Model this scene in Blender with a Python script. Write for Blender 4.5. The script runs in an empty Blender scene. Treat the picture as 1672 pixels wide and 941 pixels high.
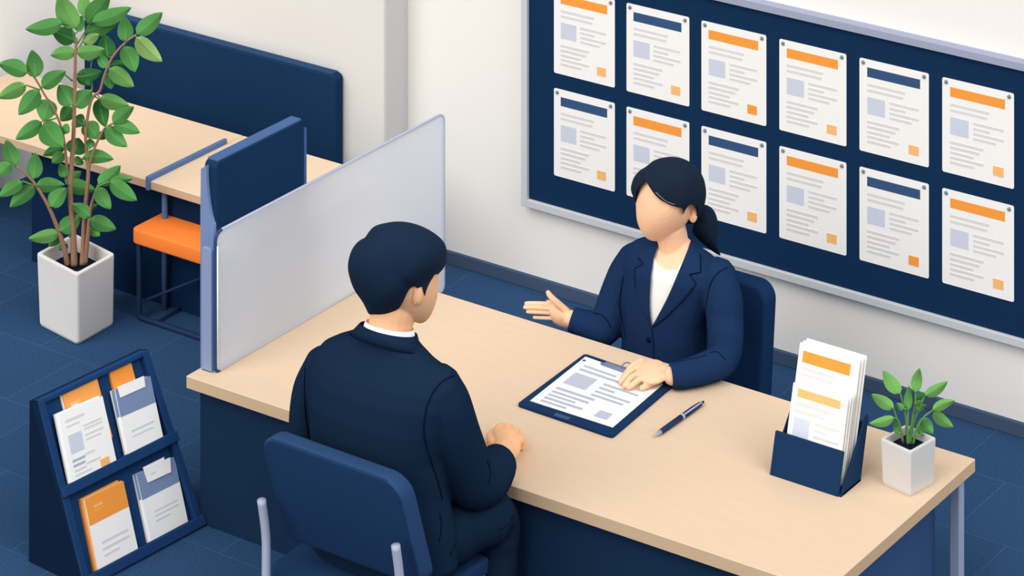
import bpy, bmesh, math, random
from math import sin, cos, pi, sqrt, radians, atan2
from mathutils import Vector, Matrix, Quaternion
from mathutils.bvhtree import BVHTree
from mathutils.geometry import delaunay_2d_cdt
random.seed(7)
scene = bpy.context.scene
COL = scene.collection

# ------------------------------------------------------------------ camera maths
IW, IH = 1672, 941
FPX, ALPHA, HORIZON, CX0 = 5136.0, radians(35.0), -1764.0, 836.0
T = 0.45                                   # desk top height
S0 = 540.0
CF = Vector((-sin(ALPHA), cos(ALPHA), 0)); CR = Vector((cos(ALPHA), sin(ALPHA), 0))
CAM = -(CF * (FPX / S0) + CR * ((304 - CX0) / S0)); CAM.z = T + (614 - HORIZON) / S0

def ray(px, py):
    return CF + CR * ((px - CX0) / FPX) + Vector((0, 0, -(py - HORIZON) / FPX))
def depth(p):
    return (Vector((p[0], p[1], 0)) - Vector((CAM.x, CAM.y, 0))).dot(CF)
def G(px, py, z=0.0):                       # point on a horizontal plane
    D = ray(px, py); return CAM + D * ((z - CAM.z) / D.z)
def W(px, py, Y):                           # point on a plane parallel to the back wall
    D = ray(px, py); return CAM + D * ((Y - CAM.y) / D.y)
def WX(px, py, X):
    D = ray(px, py); return CAM + D * ((X - CAM.x) / D.x)
def WD(px, py, d):                          # point at a distance d along the view axis
    return CAM + ray(px, py) * d
def WP(px, py, p0, n):                      # point on any plane
    D = ray(px, py); return CAM + D * ((Vector(p0) - CAM).dot(n) / D.dot(n))

# ------------------------------------------------------------------ materials
def lin(c):
    r = []
    for v in c[:3]:
        v = v / 255.0
        r.append(v / 12.92 if v <= 0.04045 else ((v + 0.055) / 1.055) ** 2.4)
    return r
MATS = {}
def mat(name, rgb, k=1.0, rough=0.75, spec=0.08, noise=None, metallic=0.0):
    if name in MATS: return MATS[name]
    m = bpy.data.materials.new(name); m.use_nodes = True
    nt = m.node_tree; b = nt.nodes['Principled BSDF']
    c = [min(v / k, 0.95) for v in lin(rgb)]
    b.inputs['Base Color'].default_value = (*c, 1)
    b.inputs['Roughness'].default_value = rough
    b.inputs['Specular IOR Level'].default_value = spec
    b.inputs['Metallic'].default_value = metallic
    if noise:                                # (scale, amount, stretch)
        sc, am, st = noise
        tc = nt.nodes.new('ShaderNodeTexCoord'); mp = nt.nodes.new('ShaderNodeMapping')
        mp.inputs['Scale'].default_value = st
        nz = nt.nodes.new('ShaderNodeTexNoise'); nz.inputs['Scale'].default_value = sc
        nz.inputs['Detail'].default_value = 3
        rp = nt.nodes.new('ShaderNodeMapRange')
        rp.inputs['From Min'].default_value = 0.3; rp.inputs['From Max'].default_value = 0.7
        rp.inputs['To Min'].default_value = 1 - am; rp.inputs['To Max'].default_value = 1 + am
        hs = nt.nodes.new('ShaderNodeHueSaturation'); hs.inputs['Color'].default_value = (*c, 1)
        nt.links.new(tc.outputs['Object'], mp.inputs['Vector']); nt.links.new(mp.outputs[0], nz.inputs['Vector'])
        nt.links.new(nz.outputs[0], rp.inputs['Value']); nt.links.new(rp.outputs[0], hs.inputs['Value'])
        nt.links.new(hs.outputs[0], b.inputs['Base Color'])
    MATS[name] = m; return m

# ------------------------------------------------------------------ objects
def link(name, me, mats, parent=None, smooth=False):
    o = bpy.data.objects.new(name, me); COL.objects.link(o)
    if not isinstance(mats, (list, tuple)): mats = [mats]
    if not len(me.materials):
        for m in mats: me.materials.append(m)
    if smooth:
        for p in me.polygons: p.use_smooth = True
    if parent is not None:
        o.parent = parent
        o.matrix_parent_inverse = Matrix.Translation(parent.location).inverted()
    return o
def obj(name, bm, mats, parent=None, smooth=False, fix=True):
    if fix: bmesh.ops.recalc_face_normals(bm, faces=bm.faces)
    me = bpy.data.meshes.new(name); bm.to_mesh(me); bm.free()
    return link(name, me, mats, parent, smooth)
def tag(o, label, cat, group=None):
    o['label'] = label; o['category'] = cat
    if group: o['group'] = group
    return o
def thing(name, label, cat, loc, group=None):
    o = bpy.data.objects.new(name, None); COL.objects.link(o)
    o.location = loc; o.empty_display_size = 0.05
    return tag(o, label, cat, group)
def struct(o): o['kind'] = 'structure'; return o

# ------------------------------------------------------------------ shapes
def V(*a): return Vector(a)
def box(bm, lo, hi, mi=0):
    x0, y0, z0 = lo; x1, y1, z1 = hi
    return hexa(bm, [(x0,y0,z0),(x1,y0,z0),(x1,y1,z0),(x0,y1,z0)], [(x0,y0,z1),(x1,y0,z1),(x1,y1,z1),(x0,y1,z1)], mi)
def hexa(bm, a, b, mi=0):                   # prism between two equal polygons
    va = [bm.verts.new(p) for p in a]; vb = [bm.verts.new(p) for p in b]
    n = len(a); fs = [bm.faces.new(va[::-1]), bm.faces.new(vb)]
    for i in range(n):
        j = (i + 1) % n; fs.append(bm.faces.new((va[i], va[j], vb[j], vb[i])))
    for f in fs: f.material_index = mi
    return fs
def bevel(bm, w, seg=2, angle=0.5):
    bmesh.ops.recalc_face_normals(bm, faces=bm.faces)
    es = [e for e in bm.edges if len(e.link_faces) == 2 and e.calc_face_angle(0) > angle]
    if es: bmesh.ops.bevel(bm, geom=es, offset=w, segments=seg, affect='EDGES', profile=0.5)
def bbox(lo, hi, w=0.004, seg=2):
    bm = bmesh.new(); box(bm, lo, hi); bevel(bm, w, seg); return bm
def rrect(w0, h0, w1, h1, r, n=6):          # rounded rectangle outline; r per corner (bl, br, tr, tl)
    if not isinstance(r, (list, tuple)): r = (r,) * 4
    pts = []
    for (cx, cy, a0, rr) in ((w0+r[0], h0+r[0], pi, r[0]), (w1-r[1], h0+r[1], 1.5*pi, r[1]), (w1-r[2], h1-r[2], 0, r[2]), (w0+r[3], h1-r[3], .5*pi, r[3])):
        if rr <= 1e-6: pts.append((cx, cy)); continue
        for i in range(n + 1):
            t = a0 + .5*pi*i/n; pts.append((cx + rr*cos(t), cy + rr*sin(t)))
    return pts
def tube(bm, pts, rad, n=10, flat=1.0, cap=True, up=None, mi=0):
    pts = [Vector(p) for p in pts]; m = len(pts)
    if not isinstance(rad, (list, tuple)): rad = [rad] * m
    tang = []
    for i in range(m):
        t = pts[min(i+1, m-1)] - pts[max(i-1, 0)]; tang.append(t.normalized() if t.length > 1e-9 else Vector((0,0,1)))
    ref = Vector(up) if up else (Vector((0,0,1)) if abs(tang[0].z) < .9 else Vector((1,0,0)))
    rings = []; u = None
    for i in range(m):
        t = tang[i]; u = (ref if u is None else u) - t * (ref if u is None else u).dot(t)
        u.normalize(); v = t.cross(u)
        r = rad[i]
        rings.append([bm.verts.new(pts[i] + u*(r*flat*cos(2*pi*k/n)) + v*(r*sin(2*pi*k/n))) for k in range(n)])
    fs = []
    for i in range(m-1):
        for k in range(n):
            fs.append(bm.faces.new((rings[i][k], rings[i][(k+1)%n], rings[i+1][(k+1)%n], rings[i+1][k])))
    if cap: fs += [bm.faces.new(rings[0][::-1]), bm.faces.new(rings[-1])]
    for f in fs: f.material_index = mi
    return bm
def capsule(bm, pts, rad, n=12, flat=1.0, up=None):     # tube with rounded ends
    pts = [Vector(p) for p in pts]; rad = list(rad)
    a = (pts[0]-pts[1]).normalized(); b = (pts[-1]-pts[-2]).normalized()
    P = []; Q = []
    for t in (.15, .55, .85):
        P.append(pts[0] + a*rad[0]*cos(t*pi/2)); Q.append(rad[0]*sin(t*pi/2))
    P += pts; Q += rad
    for t in (.85, .55, .15):
        P.append(pts[-1] + b*rad[-1]*cos(t*pi/2)); Q.append(rad[-1]*sin(t*pi/2))
    return tube(bm, P, Q, n, flat, True, up)
def smoothline(pts, n=6):                   # Catmull-Rom through the points
    pts = [Vector(p) for p in pts]; out = []
    for i in range(len(pts)-1):
        p0 = pts[max(i-1,0)]; p1 = pts[i]; p2 = pts[i+1]; p3 = pts[min(i+2,len(pts)-1)]
        for k in range(n):
            t = k/n
            out.append(0.5*((2*p1)+(p2-p0)*t+(2*p0-5*p1+4*p2-p3)*t*t+(3*p1-p0-3*p2+p3)*t**3))
    out.append(pts[-1]); return out
def smooth2(pts, n=6, closed=False):
    P = [Vector((p[0], p[1], 0)) for p in pts]
    if closed:
        m = len(P); P = [P[-1]] + P + [P[0], P[1]]
        q = smoothline(P, n); return [(v.x, v.y) for v in q[n:n*(m+1)]]
    return [(v.x, v.y) for v in smoothline(P, n)]
def ellipsoid(bm, c, ax, ay, az, seg=20):   # ax, ay, az are vectors
    M = Matrix(((ax[0], ay[0], az[0], c[0]), (ax[1], ay[1], az[1], c[1]), (ax[2], ay[2], az[2], c[2]), (0,0,0,1)))
    bmesh.ops.create_uvsphere(bm, u_segments=seg, v_segments=max(8, seg//2), radius=1.0, matrix=M)
def loft(bm, rings, cap=True):
    R = [[bm.verts.new(p) for p in r] for r in rings]; n = len(R[0])
    for i in range(len(R)-1):
        for k in range(n): bm.faces.new((R[i][k], R[i][(k+1)%n], R[i+1][(k+1)%n], R[i+1][k]))
    if cap: bm.faces.new(R[0][::-1]); bm.faces.new(R[-1])
def ring_px(cx, cy, hw, Y, ratio=0.6, n=32, scale=1.0, sq=2.0, yaw=0.0, tilt=0.0):
    """Horizontal oval centred where the photo shows it, as wide as the photo shows it."""
    c = W(cx, cy, Y); s = FPX / depth(c); al = ALPHA + yaw
    a = hw / s / sqrt(cos(al)**2 + (ratio*sin(al))**2) * scale; b = ratio * a
    P = []
    for k in range(n):
        t = 2*pi*k/n; x = a*abs(cos(t))**(2/sq)*(1 if cos(t) >= 0 else -1); y = b*abs(sin(t))**(2/sq)*(1 if sin(t) >= 0 else -1)
        P.append(c + Vector((x*cos(yaw)-y*sin(yaw), x*sin(yaw)+y*cos(yaw), -tilt*y)))
    return P
def starblob(bm, outline, cpx, d, near, far, nlat=20, nlon=144, pw=1.0):
    """Rounded volume whose widest section is the outline; near / far are its depths."""
    cx, cy = cpx; R = []
    m = len(outline)
    for k in range(nlon):
        th = 2*pi*k/nlon; dx, dy = cos(th), sin(th); best = None
        for i in range(m):
            ax, ay = outline[i][0]-cx, outline[i][1]-cy; bx, by = outline[(i+1)%m][0]-cx, outline[(i+1)%m][1]-cy
            ex, ey = bx-ax, by-ay; den = dx*ey - dy*ex
            if abs(den) < 1e-9: continue
            t = (ax*ey - ay*ex)/den; u = (ax*dy - ay*dx)/den
            if t > 0 and -1e-6 <= u <= 1+1e-6: best = t if best is None else max(best, t)
        R.append(best if best else 1.0)
    Rs = [sum(R[(k+o) % nlon]*math.exp(-(o/(nlon*.045))**2) for o in range(-nlon//8, nlon//8+1))/sum(math.exp(-(o/(nlon*.045))**2) for o in range(-nlon//8, nlon//8+1)) for k in range(nlon)]
    rings = []
    for j in range(1, nlat):
        ph = -pi/2 + pi*j/nlat; cp = max(cos(ph), 0)**pw; sp = sin(ph)
        off = sp*(near if sp < 0 else far); wr = cp**7
        Q = [Rs[k]*(1-wr) + R[k]*wr for k in range(nlon)]
        rings.append([WD(cx + Q[k]*cp*cos(2*pi*k/nlon), cy + Q[k]*cp*sin(2*pi*k/nlon), d) + ray(cx, cy)*off for k in range(nlon)])
    loft(bm, rings)
def prism_px(bm, poly, d0, d1):
    hexa(bm, [WD(x, y, d0) for x, y in poly], [WD(x, y, d1) for x, y in poly])

def evaluated(bm, mods):
    """Run modifiers over a bmesh and hand the finished mesh back."""
    bmesh.ops.recalc_face_normals(bm, faces=bm.faces)
    me = bpy.data.meshes.new('work'); bm.to_mesh(me); bm.free()
    o = bpy.data.objects.new('work', me); COL.objects.link(o); extra = []
    for kind, kw in mods:
        md = o.modifiers.new(kind, kind)
        for k, v in kw.items():
            if k == 'cutter':
                bmesh.ops.recalc_face_normals(v, faces=v.faces)
                m2 = bpy.data.meshes.new('cut'); v.to_mesh(m2); v.free()
                o2 = bpy.data.objects.new('cut', m2); COL.objects.link(o2); extra.append(o2); md.object = o2
            else: setattr(md, k, v)
    dg = bpy.context.evaluated_depsgraph_get(); dg.update()
    res = bpy.data.meshes.new_from_object(o.evaluated_get(dg))
    for x in [o] + extra:
        mm = x.data; bpy.data.objects.remove(x); bpy.data.meshes.remove(mm)
    return res
def fuse(bm, voxel=0.004, it=6, cuts=()):
    mods = [('REMESH', dict(mode='VOXEL', voxel_size=voxel)), ('SMOOTH', dict(factor=0.5, iterations=it))]
    for c in cuts: mods.append(('BOOLEAN', dict(operation='DIFFERENCE', solver='EXACT', cutter=c)))
    return evaluated(bm, mods)
def bvh_of(me):
    return BVHTree.FromPolygons([v.co.copy() for v in me.vertices], [tuple(p.vertices) for p in me.polygons])
def cast(bvh, px, py):
    D = ray(px, py).normalized(); h = bvh.ray_cast(CAM, D)
    return h[0]
def seam(me_bvh, pts, r, parent, m, name='seam', n=5, lift=0.0):
    P = []
    for (x, y) in smooth2(pts, n):
        h = cast(me_bvh, x, y)
        if h is not None: P.append(h - ray(x, y).normalized()*lift)
    if len(P) < 2: return None
    bm = bmesh.new(); tube(bm, P, r, 6); return obj(name, bm, m, parent, True)
def patch(me_bvh, poly, off, thick, parent, m, name, step=5.0):
    xs = [p[0] for p in poly]; ys = [p[1] for p in poly]; pts = []
    n = len(poly); ed = []; base = []
    for i in range(n):
        a, b = poly[i], poly[(i+1)%n]; L = math.hypot(b[0]-a[0], b[1]-a[1]); k = max(1, int(L/step))
        for j in range(k): base.append((a[0]+(b[0]-a[0])*j/k, a[1]+(b[1]-a[1])*j/k))
    nb = len(base); pts = [Vector(p) for p in base]; ed = [(i, (i+1)%nb) for i in range(nb)]
    y = min(ys)
    while y < max(ys):
        x = min(xs)
        while x < max(xs):
            c = False; j = n-1                                       # inside test
            for i in range(n):
                if ((poly[i][1] > y) != (poly[j][1] > y)) and x < (poly[j][0]-poly[i][0])*(y-poly[i][1])/(poly[j][1]-poly[i][1])+poly[i][0]: c = not c
                j = i
            if c: pts.append(Vector((x, y)))
            x += step
        y += step
    vs, es, fs, *_ = delaunay_2d_cdt(pts, ed, [list(range(nb))], 1, 1e-4)
    bm = bmesh.new(); top = []; bot = []; hits = []
    for v in vs: hits.append(cast(me_bvh, v.x, v.y))
    ok = [h for h in hits if h is not None]
    for v, h in zip(vs, hits):
        D = ray(v.x, v.y).normalized()
        if h is None:
            dd = sum((q-CAM).length for q in ok)/len(ok); h = CAM + D*dd
        top.append(bm.verts.new(h - D*(off+thick))); bot.append(bm.verts.new(h - D*off + D*0.002))
    cnt = {}
    for f in fs:
        f = list(f); bm.faces.new([top[i] for i in f]); bm.faces.new([bot[i] for i in f[::-1]])
        for i in range(len(f)):
            e = (f[i], f[(i+1)%len(f)]); cnt[e] = 1
    for (a, b) in list(cnt):
        if (b, a) not in cnt: bm.faces.new((top[b], top[a], bot[a], bot[b]))
    return obj(name, bm, m, parent, True)

# printed sheets: corners TL, TR, BR, BL seen from the front
def sheet(name, q, t, mats, prints=(), parent=None, r=0.0, edge=None):
    TL, TR, BR, BL = [Vector(p) for p in q]
    nrm = (BL-TL).cross(TR-TL).normalized()
    def at(u, v): return TL*(1-u)*(1-v) + TR*u*(1-v) + BR*u*v + BL*(1-u)*v
    bm = bmesh.new()
    w = (TR-TL).length; h = (BL-TL).length
    pts = rrect(0, 0, w, h, r, 3) if r else [(0,0),(w,0),(w,h),(0,h)]
    fr = [at(x/w, y/h) for x, y in pts]
    hexa(bm, [p - nrm*t for p in fr], fr, 0)
    if edge is not None:
        for f in bm.faces:
            if abs(f.normal.dot(nrm)) < .5: pass
    for ip, (u0, v0, u1, v1, mi) in enumerate(prints):
        a = [at(u0, v0), at(u1, v0), at(u1, v1), at(u0, v1)]
        hexa(bm, [p - nrm*.0003 for p in a], [p + nrm*(.0004 + .00006*ip) for p in a], mi)
    return obj(name, bm, mats, parent), nrm, at

# ------------------------------------------------------------------ palette
# second argument: colour of the thing; third: a brightness trim for how much light its main faces catch
M_wall   = mat('wall_paint', (240,236,230), .99, .9, .0)
M_return   = mat('return_shade_grey', (205,203,202), 1.0, .9, .0)  # grey carries the shade of the wall step's side face
M_base   = mat('baseboard_paint', (71,88,114), 1.0, .8, .0)
M_navy   = mat('board_navy', (22,48,80), 1.0, .8, .0)
M_navyP  = mat('partition_navy', (25,50,80), .9, .85, .0, (300, .05, (1,1,1)))
M_slate  = mat('slate_blue', (118,138,178), 1.0, .7, .05)
M_desk   = mat('pale_wood', (245,216,185), 1.26, .6, .03, (9, .02, (1,9,9)))
M_woodsh   = mat('wood_edge_shade', (200,171,139), .98, .6, .03, (9, .02, (1,9,9)))  # the desk wood darkened: edge shading put into the colour
M_deskn  = mat('desk_panel_navy', (24,45,70), .95, .8, .0)
M_metal  = mat('silver_metal', (166,172,192), 1.0, .5, .15)
M_metald = mat('dark_metal', (44,66,104), .9, .5, .15)
M_paper  = mat('paper_white', (250,247,243), 1.05, .9, .0)
M_orange = mat('print_orange', (247,157,68), 1.0, .9, .0)
M_peach  = mat('print_peach', (248,187,120), 1.0, .9, .0)
M_blue   = mat('print_blue', (58,85,124), 1.0, .9, .0)
M_pic    = mat('print_pale_blue', (205,210,224), 1.0, .9, .0)
M_line   = mat('print_grey', (219,217,217), 1.0, .9, .0)
M_dline  = mat('print_dark_grey', (186,192,208), 1.1, .9, .0)
M_pin    = mat('pin_grey', (126,131,142), 1.0, .4, .1)
M_frameg = mat('frame_grey', (186,187,189), .84, .6, .05)
M_framet = mat('frame_lavender', (170,176,200), 1.2, .6, .05)
M_seat   = mat('orange_vinyl', (237,125,54), .88, .7, .03)
M_chair  = mat('chair_blue', (33,58,92), .98, .85, .0)
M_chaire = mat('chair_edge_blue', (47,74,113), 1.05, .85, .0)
M_chairw = mat('chair_navy', (24,49,84), .95, .85, .0)
M_pot    = mat('white_ceramic', (222,218,214), .98, .6, .05)
M_potw = mat('small_pot_white', (210,207,205), 1.0, .6, .05)
M_potin  = mat('soil', (24,32,50), .9, .95, .0, (60, .3, (1,1,1)))
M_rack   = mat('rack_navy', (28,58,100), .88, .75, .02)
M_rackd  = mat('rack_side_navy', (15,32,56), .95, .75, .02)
M_clipb  = mat('clipboard_navy', (28,56,96), 1.2, .7, .03)
M_pen    = mat('pen_navy', (24,44,80), .9, .4, .15)
M_bblue  = mat('booklet_blue', (124,143,178), 1.0, .9, .0)
M_bwhite = mat('booklet_white', (247,245,242), 1.0, .9, .0)
PAPER = [M_paper, M_orange, M_pic, M_line, M_peach, M_blue]

# carpet tiles
def carpet():
    m = bpy.data.materials.new('carpet_tiles'); m.use_nodes = True; nt = m.node_tree; b = nt.nodes['Principled BSDF']
    tc = nt.nodes.new('ShaderNodeTexCoord'); mp = nt.nodes.new('ShaderNodeMapping'); mp.inputs['Location'].default_value = (-0.017, 0.07, 0)
    br = nt.nodes.new('ShaderNodeTexBrick'); br.offset = 0.5; br.squash = 1
    L = lambda c: (*[v/1.03 for v in lin(c)], 1)
    br.inputs['Color1'].default_value = L((46,75,110)); br.inputs['Color2'].default_value = L((49,78,114)); br.inputs['Mortar'].default_value = L((70,100,138))
    br.inputs['Scale'].default_value = 1; br.inputs['Mortar Size'].default_value = .0012; br.inputs['Mortar Smooth'].default_value = .4
    br.inputs['Brick Width'].default_value = .345; br.inputs['Row Height'].default_value = .345
    nz = nt.nodes.new('ShaderNodeTexNoise'); nz.inputs['Scale'].default_value = 170; nz.inputs['Detail'].default_value = 2
    rp = nt.nodes.new('ShaderNodeMapRange'); rp.inputs['From Min'].default_value = .3; rp.inputs['From Max'].default_value = .7
    rp.inputs['To Min'].default_value = .80; rp.inputs['To Max'].default_value = 1.20
    hs = nt.nodes.new('ShaderNodeHueSaturation')
    nt.links.new(tc.outputs['Object'], mp.inputs[0]); nt.links.new(mp.outputs[0], br.inputs['Vector']); nt.links.new(tc.outputs['Object'], nz.inputs['Vector'])
    nt.links.new(nz.outputs[0], rp.inputs['Value']); nt.links.new(br.outputs[0], hs.inputs['Color']); nt.links.new(rp.outputs[0], hs.inputs['Value'])
    nt.links.new(hs.outputs[0], b.inputs['Base Color']); b.inputs['Roughness'].default_value = .95; b.inputs['Specular IOR Level'].default_value = 0
    return m

# ------------------------------------------------------------------ the room
YW, YWL, XWL, XRET = 1.955, 1.82, -2.24, -0.637
bm = bmesh.new(); box(bm, (-2.6, -3.2, -.08), (4.2, 2.3, 0)); struct(obj('floor', bm, carpet()))
bm = bmesh.new(); box(bm, (XRET, YW, 0), (4.2, YW+.1, 2.4)); struct(obj('wall_back', bm, M_wall))
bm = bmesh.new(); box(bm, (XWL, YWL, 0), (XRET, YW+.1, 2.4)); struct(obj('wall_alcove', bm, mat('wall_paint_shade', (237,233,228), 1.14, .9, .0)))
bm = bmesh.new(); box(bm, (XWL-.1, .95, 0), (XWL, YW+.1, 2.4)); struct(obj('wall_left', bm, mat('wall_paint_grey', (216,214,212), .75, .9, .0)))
bm = bmesh.new(); box(bm, (XRET, YWL+.002, 0), (XRET+.006, YW-.0005, 2.4)); struct(obj('wall_return', bm, M_return))  # thin sheet over the wall step's return, painted in its shade
bm = bbox((XRET+.008, YW-.012, 0), (4.2, YW+.002, .046), .002, 1); struct(obj('baseboard_back', bm, M_base))

# ------------------------------------------------------------------ notice board and its twelve sheets
YB = 1.93
bx0, bz0, bz1, bx1 = -0.075, 0.326, 1.184, 2.25
t = thing('notice_board', 'long navy notice board with a pale metal frame on the back wall', 'notice board', (1.0, YW, bz0))
bm = bmesh.new(); box(bm, (bx0-.005, YB, bz0-.005), (bx1, YW-.0005, bz1+.005)); obj('pinboard', bm, M_navy, t)
fw = .026
for lo, hi, m in (((bx0-fw, YB-.014, bz0-fw), (bx0, YW-.0005, bz1+fw), M_frameg), ((bx0, YB-.014, bz0-fw), (bx1, YW-.0005, bz0), M_frameg),
               ((bx0, YB-.014, bz1), (bx1, YW-.0005, bz1+fw), M_framet), ((bx1, YB-.014, bz0-fw), (bx1+fw, YW-.0005, bz1+fw), M_frameg)):
    o = obj('frame_rail', bbox(lo, hi, .0015, 1), m, t)
    if m is M_framet: o['label'] = 'pale lavender top rail'
LAYOUT = [(.115,.272-.0145,.66,.272+.0145,3),(.115,.33-.0145,.636,.33+.0145,3),(.115,.40,.372,.585,2),
  (.438,.416-.0135,.86,.416+.0135,3),(.438,.47-.0135,.67,.47+.0135,3),(.438,.522-.0135,.86,.522+.0135,3),(.438,.574-.0135,.755,.574+.0135,3),
  (.115,.669-.0145,.578,.669+.0145,3),(.115,.722-.0145,.525,.722+.0145,3),(.115,.777-.0135,.44,.777+.0135,3),(.115,.828-.0135,.578,.828+.0135,3),(.115,.88-.0135,.45,.88+.0135,3)]
GX = [.033, .337, .641, .947, .2515+1.0, 1.5555]
HEAD = ['OBOOBO', 'BOBOBO']; STAMP = ['ppOppp', 'ppppOp']
nth = ['first', 'second', 'third', 'fourth', 'fifth', 'sixth']
for r in range(2):
    zt = (1.1015, .742)[r]; zb = (.796, .4345)[r]
    for c in range(6):
        x0 = GX[c]; x1 = x0 + .255; yy = YB - .001
        hc = 1 if HEAD[r][c] == 'O' else 5; sc = 1 if STAMP[r][c] == 'O' else 4
        hn = 'orange' if hc == 1 else 'blue'
        lab = 'white printed notice with %s header, %s from the left in the %s row' % (hn, nth[c], ('upper', 'lower')[r])
        if (r, c) == (0, 2): lab = 'white notice with orange header and bright orange square, upper row third from left'
        if (r, c) == (1, 4): lab = 'white notice with blue header and bright orange square, lower row fifth from left'
        if (r, c) == (1, 1): lab = 'white notice with orange header in the lower row, half hidden by the woman\'s hair'
        pr = [(.113, .085, .878, .187, hc)] + LAYOUT + [(.715, .806, .858, .905, sc)]
        o, nrm, at = sheet('notice', [(x0,yy-.001,zt),(x1,yy-.001,zt),(x1,yy-.001,zb),(x0,yy-.001,zb)], .002, PAPER, pr, None, .006)
        tag(o, lab, 'notice', 'notices pinned to the board')
        for u in (.057, .936):
            bm = bmesh.new(); p = at(u, .042)
            tube(bm, [p + nrm*.0, p + nrm*.003, p + nrm*.006], [.0062, .0062, .004], 14)
            obj('push_pin', bm, M_pin, o, True)

# ------------------------------------------------------------------ the consultation desk
DX, DY0, DY1 = 2.187, 0.008, 0.905
t = thing('desk', 'long pale wood desk with navy panels between the two people', 'desk', (1.09, .45, 0))
bm = bmesh.new(); q = [(0, .0), (DX, .034), (DX, DY1), (0, DY1)]
hexa(bm, [(x, y, T-.037) for x, y in q], [(x, y, T) for x, y in q]); bevel(bm, .0015, 1); o = obj('desk_top', bm, [M_desk, M_woodsh], t)
for p in o.data.polygons: p.material_index = 1 if abs(p.normal.z) < .5 else 0  # upright edges get the wood with shading painted in
bm = bmesh.new(); hexa(bm, [(.03, .030, 0), (2.05, .062, 0), (2.05, .08, 0), (.03, .048, 0)], [(.03, .030, T-.037), (2.05, .062, T-.037), (2.05, .08, T-.037), (.03, .048, T-.037)]); obj('front_panel', bm, M_deskn, t)
bm = bmesh.new(); box(bm, (.03, .052, 0), (.05, .80, T-.037)); o = obj('side_panel', bm, M_deskn, t)
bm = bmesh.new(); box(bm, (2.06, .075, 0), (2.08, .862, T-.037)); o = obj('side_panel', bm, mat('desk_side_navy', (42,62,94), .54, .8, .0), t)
bm = bmesh.new(); box(bm, (.05, .70, .14), (2.06, .715, T-.037)); obj('back_panel', bm, M_deskn, t)
for x, y in ((2.135, .845), (2.135, .06)):
    obj('leg', bbox((x, y, 0), (x+.032, y+.032, T-.037), .003, 1), mat('desk_leg_grey', (146,156,180), .9, .5, .2), t)

# ------------------------------------------------------------------ frosted screen on the desk
def frost():
    m = bpy.data.materials.new('frosted_acrylic'); m.use_nodes = True; nt = m.node_tree
    for n in list(nt.nodes): nt.nodes.remove(n)
    out = nt.nodes.new('ShaderNodeOutputMaterial'); mx = nt.nodes.new('ShaderNodeMixShader'); tr = nt.nodes.new('ShaderNodeBsdfTransparent')
    df = nt.nodes.new('ShaderNodeBsdfDiffuse'); tl = nt.nodes.new('ShaderNodeBsdfTranslucent'); m2 = nt.nodes.new('ShaderNodeMixShader')
    df.inputs[0].default_value = (.92, .95, 1.0, 1); tl.inputs[0].default_value = (.92, .95, 1.0, 1)
    m2.inputs[0].default_value = .5; mx.inputs[0].default_value = .80
    nt.links.new(df.outputs[0], m2.inputs[1]); nt.links.new(tl.outputs[0], m2.inputs[2])
    nt.links.new(tr.outputs[0], mx.inputs[1]); nt.links.new(m2.outputs[0], mx.inputs[2]); nt.links.new(mx.outputs[0], out.inputs[0])
    return m
M_frost = frost()
AX = .062; y0, y1 = .062, 1.232; z0, z1 = T+.002, .876; zd = .285; yd = .925
def arc(cy, cz, r, a0, a1, n=6): return [(cy + r*cos(a0+(a1-a0)*i/n), cz + r*sin(a0+(a1-a0)*i/n)) for i in range(n+1)]
ol = arc(y0+.018, z0+.018, .018, pi, 1.5*pi) + [(yd, z0), (yd, zd+.01)] + arc(yd+.012, zd+.012, .012, pi, 1.5*pi) + arc(y1-.02, zd+.02, .02, 1.5*pi, 2*pi) + arc(y1-.028, z1-.028, .028, 0, .5*pi) + arc(y0+.028, z1-.028, .028, .5*pi, pi)
t = thing('desk_screen', 'frosted clear acrylic screen standing along the left end of the desk', 'screen', (AX, .5, T))
bm = bmesh.new(); hexa(bm, [(AX-.004, y, z) for y, z in ol], [(AX+.004, y, z) for y, z in ol]); obj('acrylic_sheet', bm, M_frost, t)
def edge(path, w, m, lab=None):
    bm = bmesh.new(); tube(bm, [(AX, y, z) for y, z in path], w, 8); o = obj('edge_trim', bm, m, t, True)
    if lab: o['label'] = lab
M_edge = mat('acrylic_edge', (165,170,194), .9, .5, .1)
edge(arc(y1-.02, zd+.02, .02, 1.5*pi, 2*pi) + arc(y1-.028, z1-.028, .028, 0, .5*pi) + [(y0+.028, z1)], .0048, M_edge)
edge([(y0+.018, z0+.003), (.60, z0+.003), (yd, z0+.003)], .0035, M_edge)
edge(arc(y0+.028, z1-.028, .028, .5*pi, pi) + arc(y0+.018, z0+.018, .018, pi, 1.5*pi), .0055, mat('screen_edge_navy', (38,62,100), .7, .5, .1), 'dark blue front edge')
AX0 = AX; AX = AX + .0075
edge([(y0+.002, z0+.03), (y0+.002, z1-.04)], .0022, mat('edge_white', (244,244,248), .8, .6, .0), 'white front edge')
AX = AX0
obj('mounting_bracket', (lambda: (lambda b: (bevel(b, .003, 2), b)[1])((lambda b: (hexa(b, [(x, y0-.004, z) for x, z in rrect(AX-.052, T, AX-.012, T+.375, (.001,.001,.012,.012), 4)], [(x, y0+.008, z) for x, z in rrect(AX-.052, T, AX-.012, T+.375, (.001,.001,.012,.012), 4)]), b)[1])(bmesh.new())))(), mat('bracket_blue', (136,150,186), 1.0, .5, .1), t)

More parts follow.
